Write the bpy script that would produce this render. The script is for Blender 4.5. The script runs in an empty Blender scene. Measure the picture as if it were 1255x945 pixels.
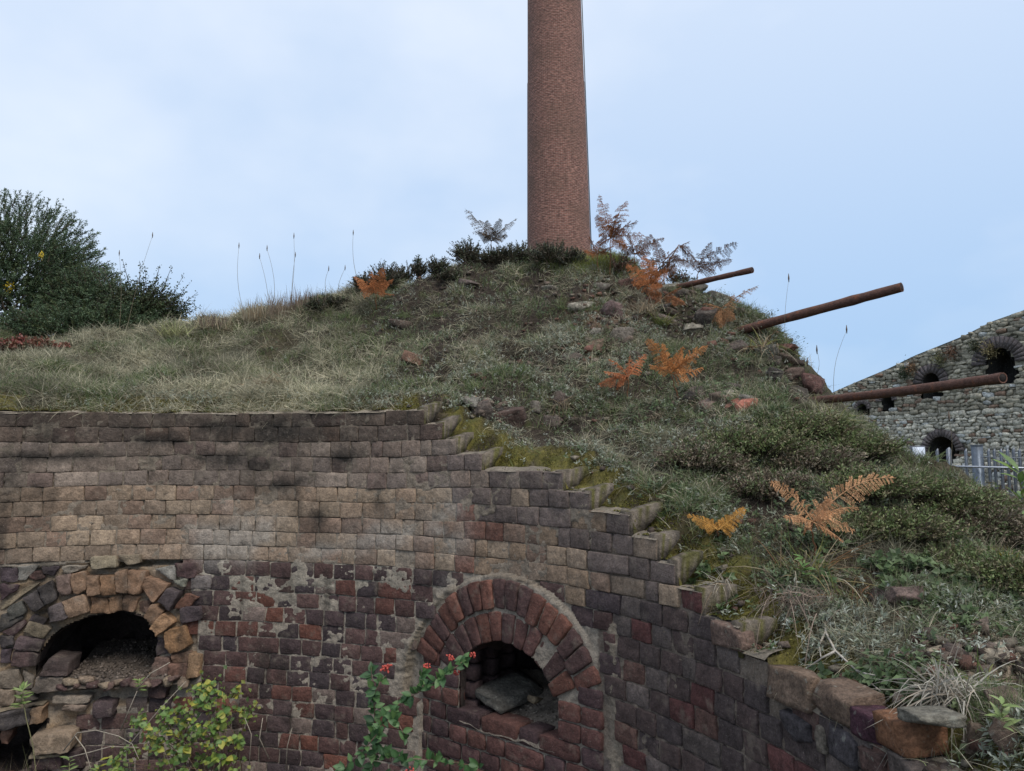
import bpy, math, random
import numpy as np
from mathutils import Vector

# ---------------------------------------------------------------- camera / light
H = 1.75                       # camera height above the kiln floor; geometry below is written relative to the camera
FPX = 943.0
TILT = math.atan(97.5 / 943)
SC = bpy.context.scene
COL = SC.collection
cam_d = bpy.data.cameras.new('camera')
cam = bpy.data.objects.new('camera', cam_d)
COL.objects.link(cam)
cam.location = (0, 0, H)
cam.rotation_euler = (math.pi / 2 + TILT, 0, 0)
cam_d.sensor_fit = 'HORIZONTAL'
cam_d.sensor_width = 36
cam_d.lens = 36 * FPX / 1255
cam_d.clip_start = 0.05
cam_d.clip_end = 3000
SC.camera = cam

SUN_EL, SUN_AZ = math.radians(50), math.radians(150)     # azimuth measured from +Y (view) towards +X
sun_d = bpy.data.lights.new('sun', 'SUN')
sun_d.energy = 1.7
sun_d.angle = math.radians(25)
sun_d.color = (1, .94, .86)
sun = bpy.data.objects.new('sun', sun_d)
COL.objects.link(sun)
sd = Vector((math.sin(SUN_AZ) * math.cos(SUN_EL), math.cos(SUN_AZ) * math.cos(SUN_EL), math.sin(SUN_EL)))
sun.rotation_euler = sd.to_track_quat('Z', 'Y').to_euler()
sun.location = (0, 0, 30)

world = bpy.data.worlds.new('World')
SC.world = world
world.use_nodes = True
wt = world.node_tree
wt.nodes.clear()
def wn(t, **k):
    n = wt.nodes.new(t)
    for a, b in k.items():
        setattr(n, a, b)
    return n
w_out = wn('ShaderNodeOutputWorld')
w_bg = wn('ShaderNodeBackground')
w_sky = wn('ShaderNodeTexSky', sky_type='NISHITA', sun_disc=False)
w_sky.sun_elevation = SUN_EL
w_sky.sun_rotation = SUN_AZ
w_sky.air_density = 1.2
w_sky.dust_density = 1.5
w_tc = wn('ShaderNodeTexCoord')
w_map = wn('ShaderNodeMapping')
w_map.inputs['Scale'].default_value = (1, 1, 1.6)
w_map.inputs['Location'].default_value = (.35, .1, .2)
w_n = wn('ShaderNodeTexNoise')
w_n.inputs['Scale'].default_value = 1.9
w_n.inputs['Detail'].default_value = 5
w_n.inputs['Roughness'].default_value = .5
w_r = wn('ShaderNodeValToRGB')
w_r.color_ramp.elements[0].position = .42
w_r.color_ramp.elements[0].color = (.0, .0, .0, 1)
w_r.color_ramp.elements[1].position = .70
w_r.color_ramp.elements[1].color = (1, 1, 1, 1)
w_sep = wn('ShaderNodeSeparateXYZ')
w_el = wn('ShaderNodeMapRange')
w_el.inputs['From Min'].default_value = .05
w_el.inputs['From Max'].default_value = .85
w_cc = wn('ShaderNodeMixRGB')
w_cc.inputs[1].default_value = (5.1, 6.2, 7.6, 1)      # cloud veil low in the sky
w_cc.inputs[2].default_value = (9.0, 9.0, 9.3, 1)      # cloud overhead
w_bl = wn('ShaderNodeMixRGB')
w_bl.inputs[1].default_value = (2.75, 4.45, 6.9, 1)     # blue gaps low in the sky
w_bl.inputs[2].default_value = (7.2, 7.7, 8.6, 1)      # and overhead
w_veil = wn('ShaderNodeMixRGB')
w_mix = wn('ShaderNodeMixRGB')
w_mix.inputs[0].default_value = .88
L = wt.links.new
L(w_tc.outputs['Generated'], w_map.inputs['Vector'])
L(w_map.outputs[0], w_n.inputs['Vector'])
L(w_n.outputs['Fac'], w_r.inputs[0])
L(w_tc.outputs['Generated'], w_sep.inputs[0])
L(w_sep.outputs['Z'], w_el.inputs['Value'])
L(w_el.outputs[0], w_cc.inputs[0])
L(w_el.outputs[0], w_bl.inputs[0])
L(w_r.outputs[0], w_veil.inputs[0])
L(w_bl.outputs[0], w_veil.inputs[1])
L(w_cc.outputs[0], w_veil.inputs[2])
L(w_sky.outputs[0], w_mix.inputs[1])
L(w_veil.outputs[0], w_mix.inputs[2])
L(w_mix.outputs[0], w_bg.inputs['Color'])
w_bg.inputs['Strength'].default_value = 0.1
L(w_bg.outputs[0], w_out.inputs['Surface'])
SC.view_settings.view_transform = 'Standard'
SC.view_settings.look = 'None'
SC.view_settings.gamma = 1
SC.view_settings.exposure = .42

rnd = random.Random(7)
rng = np.random.default_rng(11)

# ---------------------------------------------------------------- noise
def _hash(i, j, k, seed):
    h = (i.astype(np.int64) * 374761393 + j.astype(np.int64) * 668265263 + k.astype(np.int64) * 2147483647 * 3 + seed * 974711) & 0xFFFFFFFF
    h = ((h ^ (h >> 13)) * 1274126177) & 0xFFFFFFFF
    h = ((h ^ (h >> 16)) * 2246822519) & 0xFFFFFFFF
    return ((h ^ (h >> 15)) & 0xFFFFFF) / float(0xFFFFFF)
def vnoise(x, y, z=0.0, seed=0):
    x, y, z = np.broadcast_arrays(np.asarray(x, float), np.asarray(y, float), np.asarray(z, float))
    xi, yi, zi = np.floor(x), np.floor(y), np.floor(z)
    fx, fy, fz = x - xi, y - yi, z - zi
    fx, fy, fz = [f * f * (3 - 2 * f) for f in (fx, fy, fz)]
    r = 0
    for a in (0, 1):
        wa = fx if a else 1 - fx
        for b in (0, 1):
            wb = fy if b else 1 - fy
            for c in (0, 1):
                wc = fz if c else 1 - fz
                r = r + wa * wb * wc * _hash(xi + a, yi + b, zi + c, seed)
    return r * 2 - 1
def fbm(x, y, z=0.0, seed=0, o=4, g=.5):
    r, a, f, t = 0, 1.0, 1.0, 0.0
    for i in range(o):
        r = r + a * vnoise(np.asarray(x) * f, np.asarray(y) * f, np.asarray(z) * f, seed + i * 17)
        t += a
        a *= g
        f *= 2.03
    return r / t
def sstep(x, a, b):
    t = np.clip((np.asarray(x, float) - a) / (b - a), 0, 1)
    return t * t * (3 - 2 * t)
def mix(a, b, t):
    a, b = np.asarray(a, float), np.asarray(b, float)
    t = np.asarray(t, float)
    if t.ndim:
        t = t[..., None]
    return a * (1 - t) + b * t

# ---------------------------------------------------------------- camera maths (only to survey points of the place)
CT, ST = math.cos(TILT), math.sin(TILT)
R0, CX, CY = 2.58, -1.7, 1.6
def ray(px, py):
    u, v = (px - 627.5) / FPX, (472.5 - py) / FPX
    return np.array((u, CT - v * ST, ST + v * CT))
def at(px, py, Y):
    d = ray(px, py)
    return d * (Y / d[1])
def proj(P):
    P = np.asarray(P, float)
    dep = P[..., 1] * CT + P[..., 2] * ST
    up = -P[..., 1] * ST + P[..., 2] * CT
    dep = np.where(dep < .05, .05, dep)
    return 627.5 + FPX * P[..., 0] / dep, 472.5 - FPX * up / dep, dep
def wsz(px, py):
    d = ray(px, py)
    a = d[0] ** 2 + d[1] ** 2
    b = -(d[0] * CX + d[1] * CY)
    c = CX ** 2 + CY ** 2 - R0 ** 2
    t = (-b + math.sqrt(b * b - a * c)) / a
    x, y, z = d * t
    return math.atan2(y - CY, x - CX) * R0, z
def W(s, z, p=0.0):
    """kiln wall coordinates: s along the curve, z height, p proud of the face (towards the pit)"""
    s, z, p = np.broadcast_arrays(np.asarray(s, float), np.asarray(z, float), np.asarray(p, float))
    th = s / R0
    r = R0 - p
    return np.stack([CX + r * np.cos(th), CY + r * np.sin(th), z], -1)
def inpoly(x, y, poly):
    x, y = np.asarray(x, float), np.asarray(y, float)
    ins = np.zeros(np.broadcast(x, y).shape, bool)
    n = len(poly)
    for i in range(n):
        x1, y1 = poly[i]
        x2, y2 = poly[(i + 1) % n]
        c = ((y1 > y) != (y2 > y)) & (x < (x2 - x1) * (y - y1) / (y2 - y1 + 1e-12) + x1)
        ins ^= c
    return ins

# ---------------------------------------------------------------- mesh helpers
class Acc:
    """collects vertices, faces and colours for one mesh"""
    def __init__(s):
        s.v, s.f3, s.f4, s.c, s.n = [], [], [], [], 0
    def add(s, v, q=None, t=None, c=(1, 1, 1)):
        v = np.asarray(v, float).reshape(-1, 3)
        c = np.asarray(c, float)
        if c.ndim == 1:
            c = np.broadcast_to(c, (len(v), 3))
        s.v.append(v)
        s.c.append(c.reshape(-1, 3))
        if q is not None and len(q):
            s.f4.append(np.asarray(q, np.int64).reshape(-1, 4) + s.n)
        if t is not None and len(t):
            s.f3.append(np.asarray(t, np.int64).reshape(-1, 3) + s.n)
        s.n += len(v)
    def mesh(s, name, mat, loc=(0, 0, 0), smooth=True):
        me = bpy.data.meshes.new(name)
        v = np.concatenate(s.v) - np.asarray(loc, float)
        c = np.concatenate(s.c)
        f4 = np.concatenate(s.f4) if s.f4 else np.zeros((0, 4), np.int64)
        f3 = np.concatenate(s.f3) if s.f3 else np.zeros((0, 3), np.int64)
        me.vertices.add(len(v))
        me.vertices.foreach_set('co', v.astype(np.float32).ravel())
        nl = f4.size + f3.size
        me.loops.add(nl)
        me.loops.foreach_set('vertex_index', np.concatenate([f4.ravel(), f3.ravel()]).astype(np.int32))
        me.polygons.add(len(f4) + len(f3))
        me.polygons.foreach_set('loop_start', np.concatenate([np.arange(len(f4)) * 4, f4.size + np.arange(len(f3)) * 3]).astype(np.int32))
        if smooth:
            me.polygons.foreach_set('use_smooth', np.ones(len(f4) + len(f3), bool))
        at_ = me.color_attributes.new('Col', 'FLOAT_COLOR', 'POINT')
        at_.data.foreach_set('color', np.concatenate([c, np.ones((len(c), 1))], 1).astype(np.float32).ravel())
        me.materials.append(mat)
        me.update(calc_edges=True)
        return me
    def build(s, name, mat, parent=None, loc=(0, 0, 0), smooth=True, kind=None, label=None):
        if not s.n:
            return None
        loc = np.asarray(loc, float)
        wl = parent_loc(parent) if parent is not None else np.zeros(3)
        base = wl + loc if parent is not None else loc
        o = bpy.data.objects.new(name, s.mesh(name, mat, base, smooth))
        COL.objects.link(o)
        o.location = Vector(loc)
        if parent is not None:
            o.parent = parent
        if kind:
            o['kind'] = kind
        if label:
            o['label'] = label
        return o
def parent_loc(o):
    v = Vector((0, 0, 0))
    while o is not None:
        v = v + o.location
        o = o.parent
    return np.array(v)
def tag(o, label=None, cat=None, group=None, kind=None):
    if label: o['label'] = label
    if cat: o['category'] = cat
    if group: o['group'] = group
    if kind: o['kind'] = kind
    return o
def thing(name, label, cat, loc, group=None):
    o = bpy.data.objects.new(name, None)
    COL.objects.link(o)
    o.empty_display_size = .05
    o.location = Vector(tuple(float(a) for a in loc))
    return tag(o, label, cat, group)
def gridq(nu, nv, wrap=False):
    """quads of a (nu x nv) vertex grid, index = iu*nv+iv"""
    iu = np.arange(nu if wrap else nu - 1)
    iv = np.arange(nv - 1)
    a, b = np.meshgrid(iu, iv, indexing='ij')
    a2 = (a + 1) % nu
    return np.stack([a * nv + b, a2 * nv + b, a2 * nv + b + 1, a * nv + b + 1], -1).reshape(-1, 4)
def tube(acc, pts, rad, c, sides=6, cap=True):
    pts = np.asarray(pts, float)
    n = len(pts)
    rad = np.broadcast_to(np.asarray(rad, float), (n,))
    tan = np.gradient(pts, axis=0)
    tan /= np.linalg.norm(tan, axis=1)[:, None] + 1e-9
    ref = np.array((0, 0, 1.0)) if abs(tan[0][2]) < .9 else np.array((1.0, 0, 0))
    a = np.cross(tan, ref)
    a /= np.linalg.norm(a, axis=1)[:, None] + 1e-9
    b = np.cross(tan, a)
    ang = np.arange(sides) / sides * 2 * math.pi
    ring = pts[:, None] + rad[:, None, None] * (a[:, None] * np.cos(ang)[None, :, None] + b[:, None] * np.sin(ang)[None, :, None])
    q = []
    iu, iv = np.meshgrid(np.arange(n - 1), np.arange(sides), indexing='ij')
    q = np.stack([iu * sides + iv, iu * sides + (iv + 1) % sides, (iu + 1) * sides + (iv + 1) % sides, (iu + 1) * sides + iv], -1).reshape(-1, 4)
    v = ring.reshape(-1, 3)
    t = []
    if cap:
        v = np.concatenate([v, pts[:1], pts[-1:]])
        m = n * sides
        for i in range(sides):
            t.append((m, (i + 1) % sides, i))
            t.append((m + 1, (n - 1) * sides + i, (n - 1) * sides + (i + 1) % sides))
    cc = np.asarray(c, float)
    acc.add(v, q, t, cc)
def ribbons(acc, base, d0, d1, ln, wd, col, k=2, tipcol=None, seed=0):
    """many blades at once: quadratic path base -> along d0 -> bending to d1; k segments"""
    N = len(base)
    if not N:
        return
    g = np.random.default_rng(seed + 5)
    ln = np.broadcast_to(np.asarray(ln, float), (N,))
    wd = np.broadcast_to(np.asarray(wd, float), (N,))
    side = np.cross(d0, g.normal(size=(N, 3)))
    side /= np.linalg.norm(side, axis=1)[:, None] + 1e-9
    rows = []
    for i in range(k + 1):
        t = i / k
        p = base + ln[:, None] * (d0 * t * (1 - .5 * t) + d1 * (.5 * t * t))
        w = wd * (1 - t) ** .7 * .5
        if i < k:
            rows.append(p - side * w[:, None])
            rows.append(p + side * w[:, None])
        else:
            rows.append(p)
    V = np.stack(rows, 1)
    nv = V.shape[1]
    off = (np.arange(N) * nv)[:, None]
    q = []
    for i in range(k - 1):
        q.append(off + np.array([2 * i, 2 * i + 1, 2 * i + 3, 2 * i + 2])[None])
    t = off + np.array([2 * k - 2, 2 * k - 1, 2 * k])[None]
    col = np.broadcast_to(np.asarray(col, float), (N, 3))
    C = np.repeat(col[:, None, :], nv, 1).copy()
    if tipcol is not None:
        C[:, -1] = tipcol
    acc.add(V.reshape(-1, 3), np.concatenate(q) if q else None, t, C.reshape(-1, 3))
def leaves(acc, pos, d, nrm, ln, wd, col, fold=.25):
    """many small leaves (diamond of 4 triangles folded along the midrib)"""
    N = len(pos)
    if not N:
        return
    ln = np.broadcast_to(np.asarray(ln, float), (N,))[:, None]
    wd = np.broadcast_to(np.asarray(wd, float), (N,))[:, None]
    d = d / (np.linalg.norm(d, axis=1)[:, None] + 1e-9)
    sd_ = np.cross(d, nrm)
    sd_ /= np.linalg.norm(sd_, axis=1)[:, None] + 1e-9
    up = np.cross(sd_, d)
    b = pos
    m = pos + d * ln * .5
    V = np.stack([b, m - sd_ * wd * .5 + up * wd * fold, b + d * ln, m + sd_ * wd * .5 + up * wd * fold], 1)
    off = (np.arange(N) * 4)[:, None]
    t = np.concatenate([off + np.array([0, 2, 1])[None], off + np.array([0, 3, 2])[None]])
    col = np.broadcast_to(np.asarray(col, float), (N, 3))
    acc.add(V.reshape(-1, 3), None, t, np.repeat(col[:, None], 4, 1).reshape(-1, 3))
def rdir(n, g=None):
    g = g or rng
    v = g.normal(size=(n, 3))
    return v / np.linalg.norm(v, axis=1)[:, None]

# ---------------------------------------------------------------- materials
def material(name, rough=.9, vary=.25, nscale=30, bump=.4, bscale=80, trans=0.0, spec=.3, speck=None, fine=.9, metal=0.0):
    """vertex colour times procedural grain, with bump"""
    m = bpy.data.materials.new(name)
    m.use_nodes = True
    nt = m.node_tree
    nt.nodes.clear()
    N = nt.nodes.new
    lk = nt.links.new
    out = N('ShaderNodeOutputMaterial')
    bs = N('ShaderNodeBsdfPrincipled')
    bs.inputs['Roughness'].default_value = rough
    bs.inputs['Metallic'].default_value = metal
    bs.inputs['Specular IOR Level'].default_value = spec
    at_ = N('ShaderNodeAttribute')
    at_.attribute_name = 'Col'
    geo = N('ShaderNodeNewGeometry')
    n1 = N('ShaderNodeTexNoise')
    n1.inputs['Scale'].default_value = nscale
    n1.inputs['Detail'].default_value = 5
    n1.inputs['Roughness'].default_value = .65
    lk(geo.outputs['Position'], n1.inputs['Vector'])
    mr = N('ShaderNodeMapRange')
    mr.inputs['From Min'].default_value = .28
    mr.inputs['From Max'].default_value = .72
    mr.inputs['To Min'].default_value = 1 - vary
    mr.inputs['To Max'].default_value = 1 + vary
    lk(n1.outputs['Fac'], mr.inputs['Value'])
    mul = N('ShaderNodeVectorMath')
    mul.operation = 'SCALE'
    lk(at_.outputs['Color'], mul.inputs[0])
    lk(mr.outputs[0], mul.inputs['Scale'])
    nf = N('ShaderNodeTexNoise')
    nf.inputs['Scale'].default_value = nscale * 4.3
    nf.inputs['Detail'].default_value = 4
    nf.inputs['Roughness'].default_value = .7
    lk(geo.outputs['Position'], nf.inputs['Vector'])
    mrf = N('ShaderNodeMapRange')
    mrf.inputs['From Min'].default_value = .3
    mrf.inputs['From Max'].default_value = .7
    mrf.inputs['To Min'].default_value = 1 - vary * fine
    mrf.inputs['To Max'].default_value = 1 + vary * fine
    lk(nf.outputs['Fac'], mrf.inputs['Value'])
    mul2 = N('ShaderNodeVectorMath')
    mul2.operation = 'SCALE'
    lk(mul.outputs[0], mul2.inputs[0])
    lk(mrf.outputs[0], mul2.inputs['Scale'])
    last = mul2.outputs[0]
    for spec_ in (speck or []):
        sc_, lo, hi, colr, amt = spec_
        n2 = N('ShaderNodeTexNoise')
        n2.inputs['Scale'].default_value = sc_
        n2.inputs['Detail'].default_value = 6
        n2.inputs['Roughness'].default_value = .6
        lk(geo.outputs['Position'], n2.inputs['Vector'])
        m2 = N('ShaderNodeMapRange')
        m2.inputs['From Min'].default_value = lo
        m2.inputs['From Max'].default_value = hi
        m2.inputs['To Max'].default_value = amt
        lk(n2.outputs['Fac'], m2.inputs['Value'])
        mx = N('ShaderNodeMixRGB')
        mx.inputs[2].default_value = (*colr, 1)
        lk(m2.outputs[0], mx.inputs[0])
        lk(last, mx.inputs[1])
        last = mx.outputs[0]
    lk(last, bs.inputs['Base Color'])
    if bump:
        n3 = N('ShaderNodeTexNoise')
        n3.inputs['Scale'].default_value = bscale
        n3.inputs['Detail'].default_value = 6
        n3.inputs['Roughness'].default_value = .7
        lk(geo.outputs['Position'], n3.inputs['Vector'])
        bp = N('ShaderNodeBump')
        bp.inputs['Strength'].default_value = bump
        bp.inputs['Distance'].default_value = .6 / bscale
        n4 = N('ShaderNodeTexNoise')
        n4.inputs['Scale'].default_value = bscale * .33
        n4.inputs['Detail'].default_value = 3
        lk(geo.outputs['Position'], n4.inputs['Vector'])
        ad = N('ShaderNodeMath')
        ad.operation = 'MULTIPLY_ADD'
        ad.inputs[1].default_value = 1.6
        lk(n4.outputs['Fac'], ad.inputs[0])
        lk(n3.outputs['Fac'], ad.inputs[2])
        lk(ad.outputs[0], bp.inputs['Height'])
        lk(bp.outputs[0], bs.inputs['Normal'])
    sh = bs.outputs[0]
    if trans:
        tr = N('ShaderNodeBsdfTranslucent')
        lk(last, tr.inputs['Color'])
        ms = N('ShaderNodeMixShader')
        ms.inputs[0].default_value = trans
        lk(sh, ms.inputs[1])
        lk(tr.outputs[0], ms.inputs[2])
        sh = ms.outputs[0]
    lk(sh, out.inputs['Surface'])
    return m
M_BRICK = material('weathered_brick', .88, .38, 38, .9, 90, speck=[(14, .56, .72, (.20, .165, .13), .55), (160, .62, .74, (.42, .37, .31), .5), (55, .60, .75, (.02, .016, .015), .6)])
M_MORTAR = material('old_mortar', .95, .35, 45, 1.0, 110, speck=[(20, .58, .72, (.05, .04, .033), .6), (200, .62, .74, (.5, .46, .4), .5)])
M_STONE = material('rough_stone', .92, .5, 22, 1.0, 60, speck=[(40, .6, .7, (.30, .30, .25), .5), (9, .58, .7, (.03, .025, .02), .5)])
M_SOIL = material('soil', .97, .5, 35, 1.0, 60, speck=[(25, .58, .66, (.16, .13, .09), .45), (7, .55, .66, (.06, .07, .02), .5)])
M_SOOT = material('sooty_brick', .95, .4, 20, 1.0, 60)
M_GRASS = material('grass_blade', .75, .2, 12, 0, trans=.25, spec=.2)
M_LEAF = material('leaf', .5, .2, 60, 0, trans=.2, spec=.4)
M_TWIG = material('twig', .85, .3, 80, .3, 150)
M_RUST = material('rusted_steel', .75, .35, 40, .8, 120, speck=[(30, .55, .7, (.30, .10, .04), .5), (90, .6, .7, (.03, .02, .018), .6)])
M_GALV = material('galvanised_steel', .45, .15, 20, .1, 60, metal=.6)
M_SIGN = material('sign_board', .4, .05, 10, 0)
M_MOSS = material('moss', .98, .5, 60, 1.0, 120, speck=[(30, .55, .68, (.05, .045, .012), .7)])
M_GROUND = material('ground_earth', .97, .4, 3, .8, 20, speck=[(1.5, .5, .62, (.07, .085, .03), .8)])

# ================================================================ KILN WALL
ROWH = .0785
def Lk(k):
    return .281 - ROWH * k
ENDS = {0: 2.735, 1: 2.62, 2: 2.535, 3: 2.378, 4: 1.889, 5: 1.731, 6: 1.50, 7: 1.346, 8: 1.25, 9: 1.104, 10: .913, 11: .79}
def row_end(k):
    return ENDS.get(k, -.35 - .02 * k)
SMAX = 6.3
def step_top(s):
    s = np.asarray(s, float)
    z = np.full(s.shape, Lk(12))
    for k in range(11, -1, -1):
        z = np.where(s > ENDS[k], Lk(k), z)
    return z
def wob(s, z):
    return .011 * fbm(s * 1.7, z * 5, 3.3, 5, 2) + .004 * fbm(s * 8, z * 7, 1.3, 6, 2) + .004 * np.sin(s * 3.1 + 1)

# right fire hole
RC = (2.215, -1.118)
R_IN, R_MID, R_OUT = .335, .462, .605
def panel_p(s):
    t = (np.asarray(s, float) - 2.2) / .55
    return .05 * np.clip(1 - t * t, -.2, 1) - .03 * (t + 1) * .5 + .004
r_open = [(2.50, -1.185), (2.50, -.95)] + [(RC[0] + R_IN * math.cos(a), RC[1] + R_IN * math.sin(a)) for a in np.radians(np.linspace(30, 152, 14))] + [(1.905, -.97), (1.90, -1.18)]
l_open_px = [(42, 832), (50, 800), (62, 782), (80, 768), (110, 756), (150, 750), (175, 757), (192, 785), (191, 818), (150, 842), (100, 846)]
l_open = [wsz(*p) for p in l_open_px]
b_open_px = [(-60, 882), (20, 892), (58, 884), (48, 905), (42, 926), (20, 960), (-60, 960)]
b_open = [wsz(*p) for p in b_open_px]
l_zone_px = [(-80, 690), (20, 697), (60, 695), (95, 690), (205, 693), (243, 735), (240, 832), (215, 842), (215, 860), (110, 870), (100, 930), (60, 1000), (-80, 1000)]
l_zone = [wsz(*p) for p in l_zone_px]

PURP = np.array([(.080, .050, .046), (.062, .044, .044), (.092, .054, .048), (.068, .050, .050), (.056, .043, .044), (.12, .058, .045), (.088, .055, .050), (.15, .066, .046), (.10, .064, .056), (.072, .052, .050), (.078, .048, .045), (.060, .048, .050)])
BUFF = np.array([(.235, .185, .145), (.21, .168, .136), (.255, .205, .162), (.19, .152, .125), (.225, .172, .135), (.18, .132, .108)])
REDB = np.array([(.125, .056, .043), (.10, .05, .043), (.145, .064, .046), (.085, .048, .044)])
ORNG = np.array([(.36, .19, .085), (.30, .155, .075), (.33, .165, .07), (.26, .14, .08)])

stain_b = [(345, 590, 35, 12), (280, 560, 55, 9), (320, 575, 25, 28), (390, 640, 12, 16), (230, 540, 60, 10), (310, 535, 90, 14), (60, 560, 80, 7), (420, 560, 30, 10)]
light_b = [(275, 660, 50, 34), (545, 655, 24, 42), (330, 650, 20, 20), (470, 660, 40, 20), (395, 675, 40, 10)]
def stain(s, z):
    """algae (dark) and efflorescence (light) with shapes of their own, in wall coordinates"""
    P = W(s, z)
    px, py, _ = proj(P)
    n = fbm(s * 9, z * 14, 0, 31, 4)
    d = np.zeros(px.shape)
    for x, y, a, b in stain_b:
        d = np.maximum(d, np.exp(-((px - x) / a) ** 2 - ((py - y) / b) ** 2))
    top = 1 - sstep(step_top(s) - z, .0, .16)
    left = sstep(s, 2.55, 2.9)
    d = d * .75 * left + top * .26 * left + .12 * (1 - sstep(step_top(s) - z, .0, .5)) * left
    d = np.clip(d * (1.25 + n * 1.6), 0, .9)
    run = sstep(fbm(s * 13, z * 1.1, 2, 33, 3), .12, .4) * left * .55 * sstep(fbm(s * 5, z * 5, 2, 34, 2), -.2, .3)
    d = np.clip(np.maximum(d, run * (1 + n)), 0, .9)
    e = np.zeros(px.shape)
    for x, y, a, b in light_b:
        e = np.maximum(e, np.exp(-((px - x) / a) ** 2 - ((py - y) / b) ** 2))
    e = np.clip(e * (.7 + n * 1.8), 0, .75)
    return d, e
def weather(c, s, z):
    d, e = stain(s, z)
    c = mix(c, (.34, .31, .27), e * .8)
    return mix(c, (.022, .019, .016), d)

def zone_is_buff(s, z):
    """the pale upper brickwork; below it the dark purple bricks"""
    s, z = np.asarray(s, float), np.asarray(z, float)
    lim = np.where(s > 2.75, Lk(10), np.interp(s, [.4, .8, 1.2, 1.5, 1.8, 2.1, 2.5, 2.75], [-.30, -.36, -.46, -.52, -.56, -.52, -.50, Lk(10)]))
    return z > lim

def brick_mesh(acc, q, p=0.0, depth=.1, col=(.1, .1, .1), nx=5, ny=4, rough=.004, seed=0, pf=None, rnd_=.16, tilt=0.0):
    """q: four corners (s,z) in picture order TL, TR, BR, BL"""
    q = np.asarray(q, float)
    u = np.concatenate([[0, .03], np.linspace(.03, .97, max(3, nx - 2))[1:-1], [.97, 1]])
    v = np.concatenate([[0, .045], np.linspace(.045, .955, max(3, ny - 2))[1:-1], [.955, 1]])
    nx, ny = len(u), len(v)
    U, V = np.meshgrid(u, v, indexing='ij')
    # rounded outline: pull the corners in
    cu, cv = np.abs(U * 2 - 1), np.abs(V * 2 - 1)
    pull = rnd_ * .4 * (cu ** 14) * (cv ** 14)
    Uc = .5 + (U - .5) * (1 - pull)
    Vc = .5 + (V - .5) * (1 - pull * 1.6)
    a = q[0][None, None] * (1 - Uc[..., None]) + q[1][None, None] * Uc[..., None]
    b = q[3][None, None] * (1 - Uc[..., None]) + q[2][None, None] * Uc[..., None]
    P = a * (1 - Vc[..., None]) + b * Vc[..., None]
    S, Z = P[..., 0], P[..., 1]
    S = S + rough * 1.1 * fbm(S * 42, Z * 42, seed * 3.1, 3, 3)
    Z = Z + rough * .9 * fbm(S * 42, Z * 42, seed * 3.1 + 9, 4, 3)
    edge = np.maximum(cu, cv)
    pr = p + rough * 1.7 * fbm(S * 35, Z * 35, seed * 1.7, 8, 3) - .0016 * (edge > .99) - .012 * np.clip(fbm(S * 30, Z * 30, seed + 5, 28, 2) - .25, 0, 1) * (edge > .7) + rough * 1.2 * fbm(S * 11, Z * 11, seed * 2.7, 18, 2)
    pr = pr + tilt * (V - .5)
    if pf is not None:
        pr = pr + pf(S)
    F = W(S, Z, pr)
    Bk = W(S, Z, np.full(S.shape, p - depth) + (pf(S) if pf is not None else 0))
    n = nx * ny
    idx = np.arange(n).reshape(nx, ny)
    ring = np.concatenate([idx[:, 0], idx[-1, 1:], idx[-2::-1, -1], idx[0, -2:0:-1]])
    Bv = Bk.reshape(-1, 3)[ring]
    m = len(ring)
    j = np.arange(m)
    side = np.stack([ring[j], ring[(j + 1) % m], n + (j + 1) % m, n + j], -1)
    col = np.asarray(col, float)
    if col.ndim == 1:
        col = np.broadcast_to(col, S.shape + (3,))
    mot = 1 + .38 * fbm(S * 26 + seed, Z * 26, seed, 12, 3)
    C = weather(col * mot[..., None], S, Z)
    C = C.reshape(-1, 3)
    # picture-right is smaller s: this winding faces the pit
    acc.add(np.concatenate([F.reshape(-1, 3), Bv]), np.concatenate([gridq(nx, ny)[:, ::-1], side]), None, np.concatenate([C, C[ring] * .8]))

wall_base = np.array([CX + R0 * math.cos(1.0), CY + R0 * math.sin(1.0), -H])
kiln = thing('kiln_wall', 'curved ruined kiln wall of pale and dark purple bricks with two arched fire holes, stepping down to the right', 'brick wall', wall_base)

bricks = []      # dicts: q, p, col, ...
def px_area(q):
    P = W(np.array([c[0] for c in q]), np.array([c[1] for c in q]))
    x, y, d = proj(P)
    ok = (x.min() < 1265) and (x.max() > -10) and (y.max() > -10) and (y.min() < 955)
    return (.5 * abs(np.dot(x, np.roll(y, 1)) - np.dot(y, np.roll(x, 1)))) if ok else 0.0

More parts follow.
